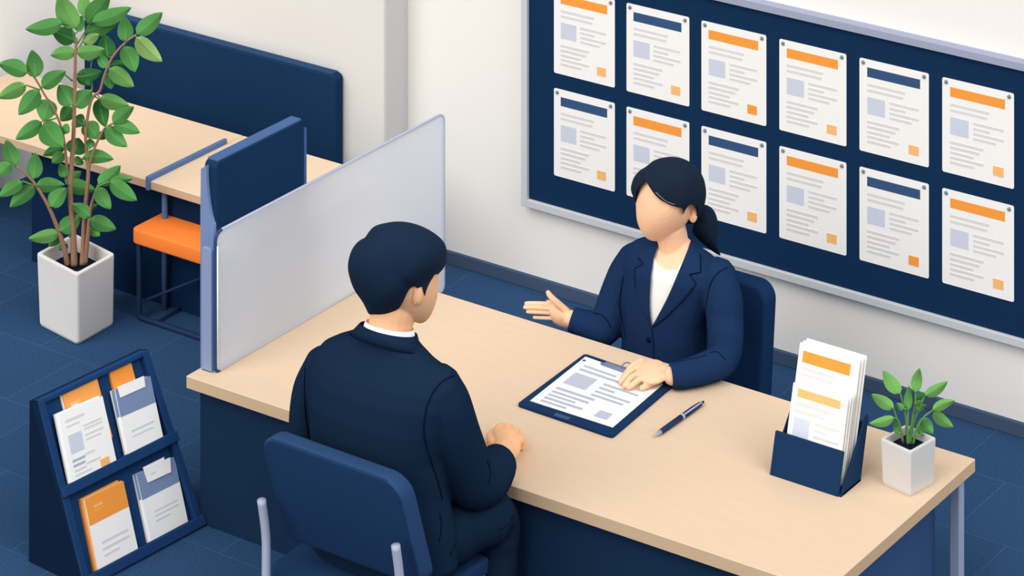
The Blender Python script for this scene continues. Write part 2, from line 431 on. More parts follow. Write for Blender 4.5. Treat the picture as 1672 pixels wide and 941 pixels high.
# ------------------------------------------------------------------ navy partition beside the desk
t = thing('partition', 'navy upright partition with pale slate end standing behind the frosted screen', 'partition', (-.03, .35, 0))
dx0, dx1, dy0, dy1, dz = -.052, -.004, .145, .575, 1.045
bm = bmesh.new(); hexa(bm, [(dx0, y, z) for y, z in rrect(dy0, 0, dy1, dz, (.002,.002,.012,.02), 5)], [(dx1, y, z) for y, z in rrect(dy0, 0, dy1, dz, (.002,.002,.012,.02), 5)])
bevel(bm, .003, 2); obj('panel', bm, M_navyP, t)
pts = [(dx0-.006, 0), (dx1-.001, 0), (dx1-.001, .86)] + [(dx1 - .001 - .030*sin(a)**1.5, .86 + .175*(1-cos(a))) for a in [i*pi/2/6 for i in range(1, 7)]] + [(dx0-.004, 1.02), (dx0-.006, .9)]
bm = bmesh.new(); hexa(bm, [(x, dy0-.012, z) for x, z in pts], [(x, dy0+.001, z) for x, z in pts]); obj('end_trim', bm, M_slate, t)
obj('top_trim', bbox((dx0+.002, dy0+.012, dz-.002), (dx1-.004, dy1-.01, dz+.006), .003, 2), mat('trim_blue', (74,102,148), 1.05, .7, .05), t)
bm = bmesh.new(); box(bm, (dx0+.005, dy1-.003, 0), (dx1-.001, dy1+.012, dz-.03)); obj('rear_trim', bm, mat('trim_dark', (56,82,122), .7, .7, .05), t)

# ------------------------------------------------------------------ cubicle behind: tall panel, worktop, stool
t = thing('partition', 'wide tall navy partition behind the pale worktop at the left', 'partition', (-1.4, 1.79, 0))
PY = 1.768; PX0 = W(137, 8, PY).x; PX1 = W(547, 200, PY).x; PZ = (W(200, 27, PY).z + W(540, 125, PY).z)/2 - .004
bm = bmesh.new(); ol = rrect(PX0, 0, PX1, PZ, (.002,.002,.022,.022), 6)
hexa(bm, [(x, PY, z) for x, z in ol], [(x, PY+.049, z) for x, z in ol]); bevel(bm, .006, 2); obj('panel', bm, M_navyP, t)
obj('top_trim', bbox((PX0+.02, PY+.006, PZ-.002), (PX1-.02, PY+.044, PZ+.005), .003, 2), mat('trim_navy_top', (42,70,106), 1.05, .7, .05), t)
t = thing('worktop_desk', 'pale wood cubicle desk behind the tall potted plant', 'desk', (-1.5, 1.3, 0))
XP = W(52, 260, 1.10).x
obj('desk_top', bbox((-2.20, 1.045, T-.03), (-1.072, 1.548, T), .002, 1), [M_desk, M_woodsh], t)
obj('desk_top', bbox((-1.070, 1.045, T-.03), (-.42, 1.548, T-.0005), .002, 1), [M_desk, M_woodsh], t)
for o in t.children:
    for p in o.data.polygons: p.material_index = 1 if abs(p.normal.z) < .5 else 0  # same painted edge shading on the cubicle tops
bm = bmesh.new(); box(bm, (XP, 1.10, 0), (-.43, 1.12, T-.03)); obj('front_panel', bm, mat('panel_dark_navy', (18,38,66), .9, .8, .0), t)
obj('edge_rail', bbox((-1.085, 1.035, T-.032), (-1.070, 1.46, T+.016), .002, 1), mat('rail_blue', (84,106,148), .9, .6, .1), t)['label'] = 'slate blue dividing rail on the worktop'
bm = bmesh.new(); tube(bm, [(-1.03, 1.075, T-.03), (-1.03, 1.075, 0)], .0105, 12); obj('leg', bm, mat('leg_blue', (74,96,136), .9, .5, .1), t, True)
bm = bmesh.new(); box(bm, (XP, 1.121, 0), (XP+.02, 1.54, T-.03)); obj('side_panel', bm, MATS['panel_dark_navy'], t)

t = thing('stool', 'orange cushioned stool on a dark sled frame under the cubicle desk', 'stool', (-.85, 1.1, 0))
bm = bmesh.new(); ol = rrect(-1.072, .945, -.62, 1.24, .022, 5)
hexa(bm, [(x, y, .268) for x, y in ol], [(x, y, .32) for x, y in ol]); bevel(bm, .007, 3); obj('seat', bm, M_seat, t, True)
M_sled = mat('sled_navy', (28,48,78), .9, .6, .1)
for y in (.965, 1.21):
    bm = bmesh.new()
    tube(bm, smoothline([(-1.05, y, .268), (-1.05, y, .15), (-1.05, y, .03), (-1.043, y, .012), (-1.025, y, .009), (-.85, y, .009), (-.66, y, .009), (-.643, y, .012), (-.638, y, .03), (-.638, y, .15), (-.638, y, .268)], 5), .0095, 10)
    obj('sled_leg', bm, M_sled, t, True)
bm = bmesh.new(); tube(bm, [(-.98, .975, .012), (-.98, 1.2, .012)], .006, 8); obj('cross_bar', bm, M_sled, t, True)
bm = bmesh.new(); tube(bm, [(-.70, .975, .012), (-.70, 1.2, .012)], .006, 8); obj('cross_bar', bm, M_sled, t, True)
bm = bmesh.new(); tube(bm, [(-1.048, .966, .06), (-.64, 1.208, .262)], .005, 8); obj('brace', bm, M_sled, t, True)

# ------------------------------------------------------------------ visitor chair (front) and adviser chair (behind the desk)
def back_plate(x0, x1, z0, z1, yc, th, lean, r, zref):
    """Backrest with rounded corners; lean tips the top backwards along y."""
    bm = bmesh.new(); ol = rrect(x0, z0, x1, z1, r, 8)
    f = lambda x, z, o: (x, yc + o + lean*(z - zref), z)
    hexa(bm, [f(x, z, -th/2) for x, z in ol], [f(x, z, th/2) for x, z in ol]); bevel(bm, .012, 3, .8); return bm
t = thing('visitor_chair', 'blue upholstered chair with silver legs under the man in the foreground', 'chair', (.95, -.30, 0))
obj('backrest', back_plate(.748, 1.232, .372, .705, -.535, .062, -.34, (.05,.05,.062,.062), .705), [M_chair, M_chaire], t, True)
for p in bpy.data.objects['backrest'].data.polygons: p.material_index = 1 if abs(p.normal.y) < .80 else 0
bm = bmesh.new(); ol = rrect(.705, -.50, 1.185, -.045, .03, 5)
hexa(bm, [(x, y, .245) for x, y in ol], [(x, y, .292) for x, y in ol]); bevel(bm, .01, 3); obj('seat', bm, M_chair, t, True)
for i, px in enumerate(((427, 817), (646, 891))):
    p = W(px[0], px[1], -.555); bm = bmesh.new()
    tube(bm, smoothline([p, p + V(0, .018, -.10), p + V(0, .020, -.2), (p.x, p.y+.015, .0)], 6), .0125, 14); obj('leg', bm, M_metal, t, True)
for x in (.73, 1.165):
    bm = bmesh.new(); tube(bm, smoothline([(x, -.085, 0), (x, -.075, .12), (x, -.072, .21), (x, -.084, .232), (x, -.11, .236), (x, -.3, .234), (x, -.53, .232)], 6), .0125, 12); obj('leg', bm, M_metal, t, True)
bm = bmesh.new(); tube(bm, [(.73, -.5, .232), (1.165, -.5, .232)], .009, 10); obj('cross_bar', bm, M_metal, t, True)

t = thing('adviser_chair', 'navy padded office chair behind the woman at the desk', 'chair', (1.0, 1.2, 0))
obj('backrest', back_plate(.83, 1.265, .20, .565, 1.335, .075, .10, (.03,.03,.055,.055), .56), M_chairw, t, True)
bm = bmesh.new(); ol = rrect(.83, .96, 1.25, 1.34, .03, 5)
hexa(bm, [(x, y, .13) for x, y in ol], [(x, y, .175) for x, y in ol]); bevel(bm, .01, 3); obj('seat', bm, M_chairw, t, True)
bm = bmesh.new(); tube(bm, [(1.04, 1.15, .13), (1.04, 1.15, .035)], .022, 14); obj('pedestal', bm, M_metald, t, True)
for k in range(5):
    a = 2*pi*k/5; bm = bmesh.new(); tube(bm, [(1.04, 1.15, .05), (1.04+.17*cos(a), 1.15+.17*sin(a), .018)], [.016, .011], 10); obj('base_arm', bm, M_metald, t, True)
    bm = bmesh.new(); ellipsoid(bm, (1.04+.17*cos(a), 1.15+.17*sin(a), .012), (.014,0,0), (0,.014,0), (0,0,.012), 12); obj('caster', bm, M_metald, t, True)

# ------------------------------------------------------------------ brochure rack on the floor
t = thing('brochure_rack', 'navy sloping two-tier brochure rack on the carpet beside the desk', 'rack', (-.1, -.2, 0))
B0 = G(51, 919, 0); F0 = G(138, 962, 0); F1 = G(333, 857, 0); B1 = B0 + (F1 - F0)
T0 = G(61, 656, .48); T1 = T0 + (F1 - F0)*.92
TB0 = G(51, 656, .48); TB1 = TB0 + (F1 - F0)*.92; B0 = G(50, 919, 0); B1 = B0 + (F1 - F0)
RN = (T0-F0).cross(F1-F0).normalized()
if RN.dot(CAM) < 0: RN = -RN
UX = (F1-F0).normalized()
def rk(u, v, n=0.0):                        # point on the sloping face
    return (F0*(1-u)+F1*u)*(1-v) + (T0*(1-u)+T1*u)*v + RN*n
def rslab(u0, v0, u1, v1, n0, n1, name, m, bev=.002):
    bm = bmesh.new(); hexa(bm, [rk(u0,v0,n0), rk(u1,v0,n0), rk(u1,v1,n0), rk(u0,v1,n0)], [rk(u0,v0,n1), rk(u1,v0,n1), rk(u1,v1,n1), rk(u0,v1,n1)])
    if bev: bevel(bm, bev, 1)
    return obj(name, bm, m, t)
DEP = -.020
e = UX*.006; back = V(-.008, .001, 0)
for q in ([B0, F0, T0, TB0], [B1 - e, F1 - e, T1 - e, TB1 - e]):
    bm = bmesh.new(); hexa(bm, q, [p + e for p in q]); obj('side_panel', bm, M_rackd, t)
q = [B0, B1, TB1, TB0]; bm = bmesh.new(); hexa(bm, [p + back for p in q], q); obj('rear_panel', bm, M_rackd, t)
q = [TB0, TB1, T1, T0]; bm = bmesh.new(); hexa(bm, q, [p - V(0,0,.006) for p in q]); obj('top_panel', bm, M_rack, t)
rslab(.02, .02, .98, .985, DEP-.006, DEP, 'backboard', M_rack, 0)
rslab(0, 0, .055, 1, DEP, .004, 'side_rail', M_rack); rslab(.945, 0, 1, 1, DEP, .004, 'side_rail', M_rack)
rslab(.055, .975, .945, 1.0, DEP, .002, 'top_rail', M_rack)
rslab(.055, 0, .945, .022, DEP, .0, 'shelf_floor', M_rack, 0)
rslab(.0, 0, 1, .055, -.006, .016, 'shelf_lip', M_rack)
rslab(.055, .478, .945, .492, DEP, .0, 'shelf_floor', M_rack, 0)
rslab(.0, .478, 1.0, .533, -.006, .016, 'shelf_lip', M_rack)

def rp(px, py, n): return WP(px, py, F0 + RN*n, RN)
def booklet(q, n0, thick, mats, prints, label, cat, group, name):
    """Thin booklet lying against the rack's sloping face; the corners are TL, TR, BR, BL."""
    c = [rp(x, y, n0 + thick) for x, y in q]
    o, nrm, at = sheet(name, c, thick, mats, prints); tag(o, label, cat, group); return o
BK = [M_bwhite, M_orange, M_bblue, M_line, M_peach, M_pic, M_dline]
BO = [mat('booklet_peach', (250,168,88), 1.0, .9, .0), M_orange, M_bblue, M_line, M_peach, M_pic, M_paper]
gr = 'brochures in the sloping rack'
n0 = DEP + .001
# upper left pocket
booklet([(97,640.5),(153,616.5),(178,712),(122,738)], n0, .006, BK, [], 'thin white booklet at the back of the upper left rack pocket', 'brochure', gr, 'brochure')
booklet([(101,642),(158.5,618.5),(184,714),(126,740)], n0+.0065, .004, BO, [(.14,.20,.42,.34,4),(.17,.25,.33,.28,6)], 'orange booklet standing behind the white flyer in the upper left rack pocket', 'brochure', gr, 'brochure')
FLY = [(.10,.115,.53,.155,3),(.10,.205,.40,.225,5),(.10,.335,.40,.60,5),(.46,.275,.88,.305,3),(.46,.325,.88,.352,3),(.46,.41,.87,.437,3),(.46,.475,.80,.50,3),
       (.10,.68,.38,.715,6),(.38,.66,.60,.685,3),(.10,.75,.36,.785,6),(.10,.82,.36,.85,3),(.38,.79,.68,.815,3),(.10,.885,.46,.91,3),(.66,.84,.86,.945,4)]
booklet([(89.3,677),(162,646),(186.5,757),(113,792.5)], n0+.0145, .008, BK, [], 'stack of white flyers under the top flyer in the upper left rack pocket', 'flyer', gr, 'flyer')
booklet([(95.8,677),(167.5,647),(191.3,757.6),(117.5,793)], n0+.0235, .002, BK, FLY, 'top white flyer with grey text and orange square, upper left rack pocket', 'flyer', gr, 'flyer')
# upper right pocket
booklet([(178,605.7),(214,592),(240,690),(204,706)], n0, .009, [M_orange]*7, [], 'plain orange booklet standing highest in the upper right rack pocket', 'brochure', gr, 'brochure')
T2 = [(.36,.58,.88,.605,5),(.36,.66,.86,.68,5),(.36,.74,.62,.76,5)]
PB = lambda k: [(0,0,1,k,2)]
booklet([(181.7,638.6),(240,614.5),(263,720),(206.5,749)], n0+.010, .008, BK, PB(.40), 'under booklet of the slate blue and white pair, upper right rack pocket', 'brochure', gr, 'brochure')
booklet([(188,637),(245.3,614.5),(268,721),(211,749.7)], n0+.0185, .004, BK, PB(.40)+[(.20,.64,.85,.665,5),(.20,.72,.8,.74,5)], 'front slate blue and white booklet in the upper right rack pocket', 'brochure', gr, 'brochure')
booklet([(192,632),(235,614),(237.5,631.5),(197,649.5)], n0+.0235, .002, BK, [], 'small blank white card clipped over the slate booklet, upper right rack pocket', 'card', gr, 'card')
# lower left pocket
OB = [M_bwhite, M_orange, M_bblue, M_line, M_peach, M_pic, M_paper]
booklet([(130.8,815.5),(192.5,784),(220,898),(155,935)], n0, .010, [M_orange]*7, [], 'rear all orange booklet in the lower left rack pocket', 'brochure', gr, 'brochure')
booklet([(134.5,815.5),(198,785),(223,899),(158,935)], n0+.0105, .005, [mat('booklet_edge_peach',(248,190,130),1.0,.9,.0)]*7, [], 'peach edged booklet in the middle of the lower left rack pocket', 'brochure', gr, 'brochure')
booklet([(138.5,816),(201.3,785.5),(226,899),(161.5,934.4)], n0+.016, .003, OB, [(0,0,1,.37,1),(.18,.13,.40,.165,4),(.18,.20,.42,.21,4),(.19,.64,.86,.675,3),(.19,.73,.86,.765,3),(.19,.82,.58,.85,3)], 'front orange and white booklet in the lower left rack pocket', 'brochure', gr, 'brochure')
# lower right pocket
booklet([(218.4,776),(278,747),(302,853),(242,886.5)], n0, .008, BK, PB(.38), 'under booklet of the slate blue and white pair, lower right rack pocket', 'brochure', gr, 'brochure')
booklet([(223.5,775.5),(284.7,745.8),(307.5,854),(247,886)], n0+.0085, .004, BK, PB(.38)+[(.22,.60,.86,.625,3),(.22,.67,.86,.69,5),(.22,.74,.60,.76,5)], 'front slate blue and white booklet in the lower right rack pocket', 'brochure', gr, 'brochure')
booklet([(233.4,763.5),(268,746.5),(270,769),(240,784)], n0+.0015+.012, .002, BK, [], 'rear white card behind another in the lower right rack pocket', 'card', gr, 'card')
booklet([(236,766),(278,747.3),(279.5,771),(241.5,788.7)], n0+.0155, .002, BK, [(.18,.48,.4,.56,5)], 'front white card with a faint line in the lower right rack pocket', 'card', gr, 'card')

# ------------------------------------------------------------------ things on the desk
t = thing('clipboard', 'navy clipboard lying on the desk under the woman\'s hand', 'clipboard', tuple(G(970, 645, T)))
zc = T + .009
cb = [G(955,577,zc), G(1100,627,zc), G(1000,712.5,zc), G(844,659.5,zc)]        # TL TR BR BL
def inset_round(q, r, n=5):
    TL, TR, BR, BL = q; w = (TR-TL).length; h = (BL-TL).length
    return [TL*(1-x/w)*(1-y/h)+TR*(x/w)*(1-y/h)+BR*(x/w)*(y/h)+BL*(1-x/w)*(y/h) for x, y in rrect(0,0,w,h,r,n)]
oc = inset_round(cb, .012); bm = bmesh.new(); hexa(bm, [Vector((p.x,p.y,T+.0005)) for p in oc], oc); bevel(bm, .0015, 2); obj('board', bm, M_clipb, t)
def cbp(u, v, z):
    p = cb[0]*(1-u)*(1-v)+cb[1]*u*(1-v)+cb[2]*u*v+cb[3]*(1-u)*v; return Vector((p.x, p.y, z))
# metal clip at the head of the board
bm = bmesh.new(); q = [cbp(.27,.035,0), cbp(.60,.035,0), cbp(.60,.10,0), cbp(.27,.10,0)]
hexa(bm, [Vector((p.x,p.y,zc)) for p in q], [Vector((p.x,p.y,zc+.006)) for p in q]); bevel(bm, .002, 2); obj('clip', bm, mat('clip_steel', (116,130,154), 1.0, .4, .3), t)
bm = bmesh.new(); tube(bm, smoothline([cbp(.45,.05,zc+.006), cbp(.46,.015,zc+.014), cbp(.50,.0,zc+.017), cbp(.54,.015,zc+.014), cbp(.55,.05,zc+.006)], 5), .002, 8); obj('clip_loop', bm, MATS['clip_steel'], t, True)
bm = bmesh.new(); tube(bm, [cbp(.25,.085,zc+.005), cbp(.62,.085,zc+.005)], .0042, 10); obj('clip_roller', bm, MATS['clip_steel'], t, True)
bm = bmesh.new(); q = [cbp(.38,.945,zc-.001), cbp(.53,.945,zc-.001), cbp(.53,.99,zc-.001), cbp(.38,.99,zc-.001)]; hexa(bm, q, [p + V(0,0,.0018) for p in q]); obj('badge', bm, mat('badge_blue', (62,88,126), 1.1, .6, .1), t)['label'] = 'faint pale strip on the lower edge'
zp = zc + .0015
fq = [WP(956,582.5,(0,0,zp),V(0,0,1)), WP(1083,627,(0,0,zp),V(0,0,1)), WP(1000.5,698,(0,0,zp),V(0,0,1)), WP(865.5,654.5,(0,0,zp),V(0,0,1))]
FORM = [(.075,.11,.46,.155,3),(.075,.20,.62,.245,3),(.40,.16,.72,.20,3),(.06,.33,.33,.58,2),(.44,.33,.97,.37,3),(.44,.41,.74,.45,3),(.44,.49,.97,.53,3),
        (.075,.70,.58,.74,3),(.075,.78,.58,.82,3),(.075,.86,.46,.89,3),(.075,.93,.36,.96,3),(.68,.76,.83,.90,2)]
FORM = [(.09,.14,.50,.175,3),(.09,.215,.60,.255,3),(.09,.31,.37,.55,2),(.47,.33,.90,.365,3),(.47,.41,.66,.445,3),(.47,.49,.90,.525,3),(.47,.565,.86,.60,3),
        (.09,.64,.56,.68,3),(.09,.72,.54,.755,3),(.09,.79,.42,.82,3),(.09,.855,.55,.89,3),(.09,.925,.40,.955,3),(.72,.79,.87,.92,2)]
o, nr, at = sheet('form', fq, .0012, [M_paper, M_orange, mat('form_pic', (192,198,214), 1.1, .9, .0), M_dline, M_peach, M_blue], FORM); tag(o, 'white printed form clipped to the navy clipboard', 'form')
bm = bmesh.new(); p = at(.035, .075); tube(bm, [p, p + V(0,0,.0015)], .0055, 12); obj('punch_mark', bm, mat('form_dot', (96,114,150), 1.1, .8, .0), o)

t = thing('pen', 'navy ballpoint pen lying on the desk right of the clipboard', 'pen', tuple(G(1107, 686, T)))
pz = T + .0085; a = G(1067.5,713.5,pz); b = G(1148.5,656.5,pz); d = b - a
P = lambda k: a + d*k
bm = bmesh.new(); tube(bm, [P(0), P(.03), P(.13)], [.0012,.0022,.0072], 14); obj('tip', bm, M_metal, t, True)
bm = bmesh.new(); tube(bm, [P(.13), P(.3), P(.545)], [.0075,.0082,.0084], 16); obj('barrel', bm, M_pen, t, True)
bm = bmesh.new(); tube(bm, [P(.545), P(.585)], [.0088,.0088], 16); obj('ring', bm, M_metal, t, True)
bm = bmesh.new(); tube(bm, [P(.585), P(.8), P(.93), P(.95)], [.0084,.0084,.0072,.005], 16); obj('upper_barrel', bm, M_pen, t, True)
bm = bmesh.new(); tube(bm, [P(.95), P(1.0)], [.0042,.0038], 12); obj('button', bm, M_pen, t, True)
off = V(.55,-.45,.75).normalized()*.0095
bm = bmesh.new(); tube(bm, [P(.60)+off, P(.93)+off, P(.965)+off*.3], [.0022,.0026,.0026], 8); obj('clip', bm, M_metal, t, True)

# brochure holder: leaning front plate, open end, tall right cheek
t = thing('brochure_holder', 'navy desktop brochure holder standing near the right end of the desk', 'holder', (1.86, .55, T))
HL = .28; hx0, hx1 = 1.752, 1.972; hy0, hy1 = .487, .605
def hy(y, z): return y + HL*(z - T)
def hslab(x0, x1, y, th, z0, z1, name, m, lean=True):
    f = lambda x, yy, z: (x, hy(yy, z) if lean else yy, z)
    bm = bmesh.new(); hexa(bm, [f(x0,y,z0), f(x1,y,z0), f(x1,y+th,z0), f(x0,y+th,z0)], [f(x0,y,z1), f(x1,y,z1), f(x1,y+th,z1), f(x0,y+th,z1)]); bevel(bm, .001, 1); return obj(name, bm, m, t)
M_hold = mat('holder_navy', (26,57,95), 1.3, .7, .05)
hslab(hx0, hx1, hy0, .008, T, T+.112, 'front_plate', M_hold)
hslab(hx0, hx1, hy1-.008, .008, T, T+.15, 'rear_plate', M_hold)
bm = bmesh.new(); box(bm, (hx0, hy0+.004, T), (hx1+.008, hy1, T+.006)); obj('base', bm, M_hold, t)
pl = [(hy0+.032, T), (hy1, T), (hy1+.024, T+.168), (hy1+.012, T+.168), (hy0+.055, T+.03)]
pl = [(hy0+.012, T), (hy1, T), (hy(hy1, T+.168), T+.168), (hy(hy1, T+.168)-.014, T+.165), (hy0+.016, T+.012)]
for x in (hx1, hx0-.006):
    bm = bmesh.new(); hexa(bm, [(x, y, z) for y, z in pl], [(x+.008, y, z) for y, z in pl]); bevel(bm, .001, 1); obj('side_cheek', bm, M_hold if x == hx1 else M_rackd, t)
def leaf_sheet(x0, x1, yb, zt, dx, prints, label, gr):
    zb = T + .010; q = [(x0+dx, hy(yb,zt), zt), (x1+dx, hy(yb,zt), zt), (x1+dx, hy(yb,zb), zb), (x0+dx, hy(yb,zb), zb)]
    o, *_ = sheet('leaflet', q, .0016, PAPER, prints, None, .003); tag(o, label, 'leaflet', gr)
gr = 'leaflets in the desktop holder'
FR = [(.10,.05,.875,.145,4),(.08,.20,.72,.235,3),(.08,.28,.64,.315,3),(.09,.37,.38,.58,2),(.46,.37,.92,.40,3),(.46,.44,.68,.47,3),(.46,.51,.92,.54,3),(.46,.58,.92,.61,3)]
RR = [(.07,.06,.86,.155,1),(.08,.19,.66,.215,3),(.08,.24,.60,.265,3),(.08,.295,.37,.45,2),(.44,.305,.92,.33,3),(.44,.36,.70,.385,3),(.44,.42,.92,.445,3)]
fz = W(1292,626,.56); rz = W(1311,555,.66)
for k in range(3):
    leaf_sheet(hx0+.028, hx0+.206, hy0+.020+.011*k, fz.z-.002+.0035*k, .0025*k, FR if k == 0 else [], ['front leaflet with orange header in the desktop holder', 'second leaflet just behind the front one in the desktop holder', 'third leaflet behind the front pair in the desktop holder'][k], gr)
for k in range(3):
    leaf_sheet(hx0+.010, hx0+.206, hy0+.066+.011*k, rz.z+.0025*k, .004*k, RR if k == 0 else [], ['tall rear leaflet with orange header standing above the front ones', 'second tall leaflet behind the orange headed rear one', 'rearmost tall leaflet in the desktop holder'][k], gr)

# ------------------------------------------------------------------ plants
LEAFM = [mat('leaf_mid', (76,132,68), .84, .7, .05, (14, .07, (1,1,1))), mat('leaf_light', (100,150,78), .84, .7, .05, (14, .07, (1,1,1))), mat('leaf_dark', (56,112,60), .84, .7, .05, (14, .07, (1,1,1))), mat('leaf_pale', (138,170,98), .90, .7, .05), mat('leaf_vein', (94,146,80), .90, .7, .05)]
M_stem = mat('stem_brown', (152,116,92), .92, .8, .02); M_stemg = mat('stem_green', (96,136,78), .92, .8, .02)
def leaf(bm, base, tip, wpx, d, dt, mi, tilt):
    (bx, by), (tx, ty) = base, tip; L = math.hypot(tx-bx, ty-by); ux, uy = (tx-bx)/L, (ty-by)/L; nx, ny = -uy, ux
    N = 12; rows = []
    prof = lambda s: (sin(pi*min(1, s**.74))**.74 if 0 < s < 1 else 0.0)
    mx = max(prof(i/40) for i in range(41)); sag = random.uniform(-.06, .06)*L
    for i in range(N+1):
        s = i/N; w = wpx/2*prof(s)/mx*1.2; row = []
        cx = bx+ux*L*s+nx*sag*sin(pi*s); cy = by+uy*L*s+ny*sag*sin(pi*s); dd = d + (dt-d)*s + .012*sin(pi*s)
        for j in (-1, -.55, -.07, .07, .55, 1):
            fold = -.10*abs(j)*w/S0*0 + .10*abs(j)*w/S0 + tilt*j*w/S0
            row.append(bm.verts.new(WD(cx+nx*w*j, cy+ny*w*j, dd - .008*(1-abs(j))*.6 + fold)))
        rows.append(row)
    for i in range(N):
        for j in range(5):
            try: f = bm.faces.new((rows[i][j], rows[i][j+1], rows[i+1][j+1], rows[i+1][j]))
            except ValueError: continue
            f.material_index = 4 if (j == 2 and i < N-2) else mi; f.smooth = True
def plant(t, stems, leaves, dc, name_stem):
    sd = []
    for pts, r0, r1, da, db, green in stems:
        n = len(pts); P = [WD(x, y, dc + da + (db-da)*i/(n-1)) for i, (x, y) in enumerate(pts)]
        P = smoothline(P, 5); m = len(P); bm = bmesh.new()
        tube(bm, P, [(r0 + (r1-r0)*i/(m-1))*1.12 for i in range(m)], 9); obj(name_stem, bm, M_stemg if green else M_stem, t, True)
        for i, (x, y) in enumerate(pts):
            sd.append((x, y, dc + da + (db-da)*i/(n-1)))
            if i: a = pts[i-1]; sd.append(((x+a[0])/2, (y+a[1])/2, dc + da + (db-da)*(i-.5)/(n-1)))
    bm = bmesh.new()
    for base, tip, w, mi in leaves:
        s = min(sd, key=lambda q: math.hypot(q[0]-base[0], q[1]-base[1])); d = s[2] + random.uniform(-.012, .004)
        if mi == 2: d += .05
        leaf(bm, base, tip, w, d, d + random.uniform(-.035, .035), mi, random.uniform(-.22, .22))
        if 1.5 < math.hypot(s[0]-base[0], s[1]-base[1]) < 40:
            tw = bmesh.new(); tube(tw, [WD(s[0], s[1], s[2]), WD(base[0], base[1], d)], [.0028, .0018], 6); obj('twig', tw, M_stemg, t, True)
    me = bpy.data.meshes.new('foliage'); bm.to_mesh(me); bm.free(); link('foliage', me, LEAFM, t)

def pot(t, base4, top4, z0, z1, wall, soil_drop, rb, mp):
    """Tapered square pot with rounded upright edges, rim, hollow inside and soil."""
    def rq(q, z, s=1.0, r=rb):
        c = sum(q, Vector())/4; q = [c + (p-c)*s for p in q]
        out = inset_round([q[3], q[2], q[1], q[0]], r, 5); return [Vector((p.x, p.y, z)) for p in out]
    wq = (top4[1]-top4[0]).length; si = 1 - 2*wall/wq
    H = z1 - z0; mix = lambda k: [a*(1-k)+b*k for a, b in zip(base4, top4)]
    rings = [rq(base4, z0, .93), rq(base4, z0+.004, .975), rq(mix(.05), z0+.012, 1.0), rq(mix(.97), z1-.006), rq(top4, z1-.0015, .993), rq(top4, z1, .98), rq(top4, z1, si+.012), rq(top4, z1-.003, si), rq(mix((H-soil_drop-.02)/H), z1-soil_drop-.02, si)]
    bm = bmesh.new(); loft(bm, rings); obj('pot', bm, mp, t, False)
    bm = bmesh.new(); loft(bm, [rq(mix(.8), z1-soil_drop-.004, si*.99), rq(mix(.8), z1-soil_drop, si*.99)]); obj('soil', bm, M_potin, t)

# tall plant in the white planter on the floor
zt = .25
fl = [G(*p, 0) for p in ((63,532),(127,565.5),(187,531))]; fl = [fl[0], fl[1], fl[2], fl[0]+fl[2]-fl[1]]
tp = [G(*p, zt) for p in ((58.5,414),(126,449.5),(188.5,415))]; tp = [tp[0], tp[1], tp[2], tp[0]+tp[2]-tp[1]]
t = thing('potted_plant', 'tall leafy plant with several stems in a white square floor planter', 'plant', tuple((fl[0]+fl[2])/2))
pot(t, [Vector((p.x,p.y,0)) for p in fl], [Vector((p.x,p.y,0)) for p in tp], 0, zt, .017, .05, .014, M_pot)
ctr = (fl[0]+fl[2])/2; dc = depth(ctr)
st = [ ([(110,432.5),(106,410),(99,386),(89,360),(78,335),(59,303),(44,286),(27,272)], .0085, .003, 0, -.07, False),
  ([(121,434),(120,400),(119,366),(114.5,318),(117,269),(120,220),(122,153),(123,92),(125,62)], .011, .004, 0, .0, False),
  ([(134,432.5),(136,400),(137,366),(141,320),(144,281),(141,245),(139,215),(137,195)], .0085, .004, .0, .03, False),
  ([(139,431),(143,390),(147,347),(153,322),(159,305)], .0075, .003, 0, -.06, False),
  ([(144,281),(148,262),(156,238),(170,211),(184,202)], .005, .003, .02, .0, False),
  ([(139,220),(146,174),(153,157),(163,148),(170,124),(184,93),(204,70),(222,57)], .005, .003, .03, -.02, False),
  ([(112,300),(108,262),(106,240),(100,208),(87,177),(73,155),(56,126),(45,119)], .005, .0025, .0, -.07, False),
  ([(65,147),(54,143),(43,139)], .003, .002, -.05, -.07, True), ([(118,132),(105,121)], .003, .002, 0, -.03, True), ([(122,70),(116,44),(102,37)], .003, .002, 0, -.03, True),
  ([(123,76),(134,60),(146,40)], .003, .002, 0, .03, True), ([(125,85),(135,68),(140,52)], .003, .002, .0, .04, True), ([(37,296),(48,300),(59,303)], .003, .002, -.06, -.05, True),
  ([(159,305),(170,300),(180,297)], .003, .002, -.06, -.06, True), ([(148,155),(150,140),(146,122)], .004, .003, .06, .08, True) ]
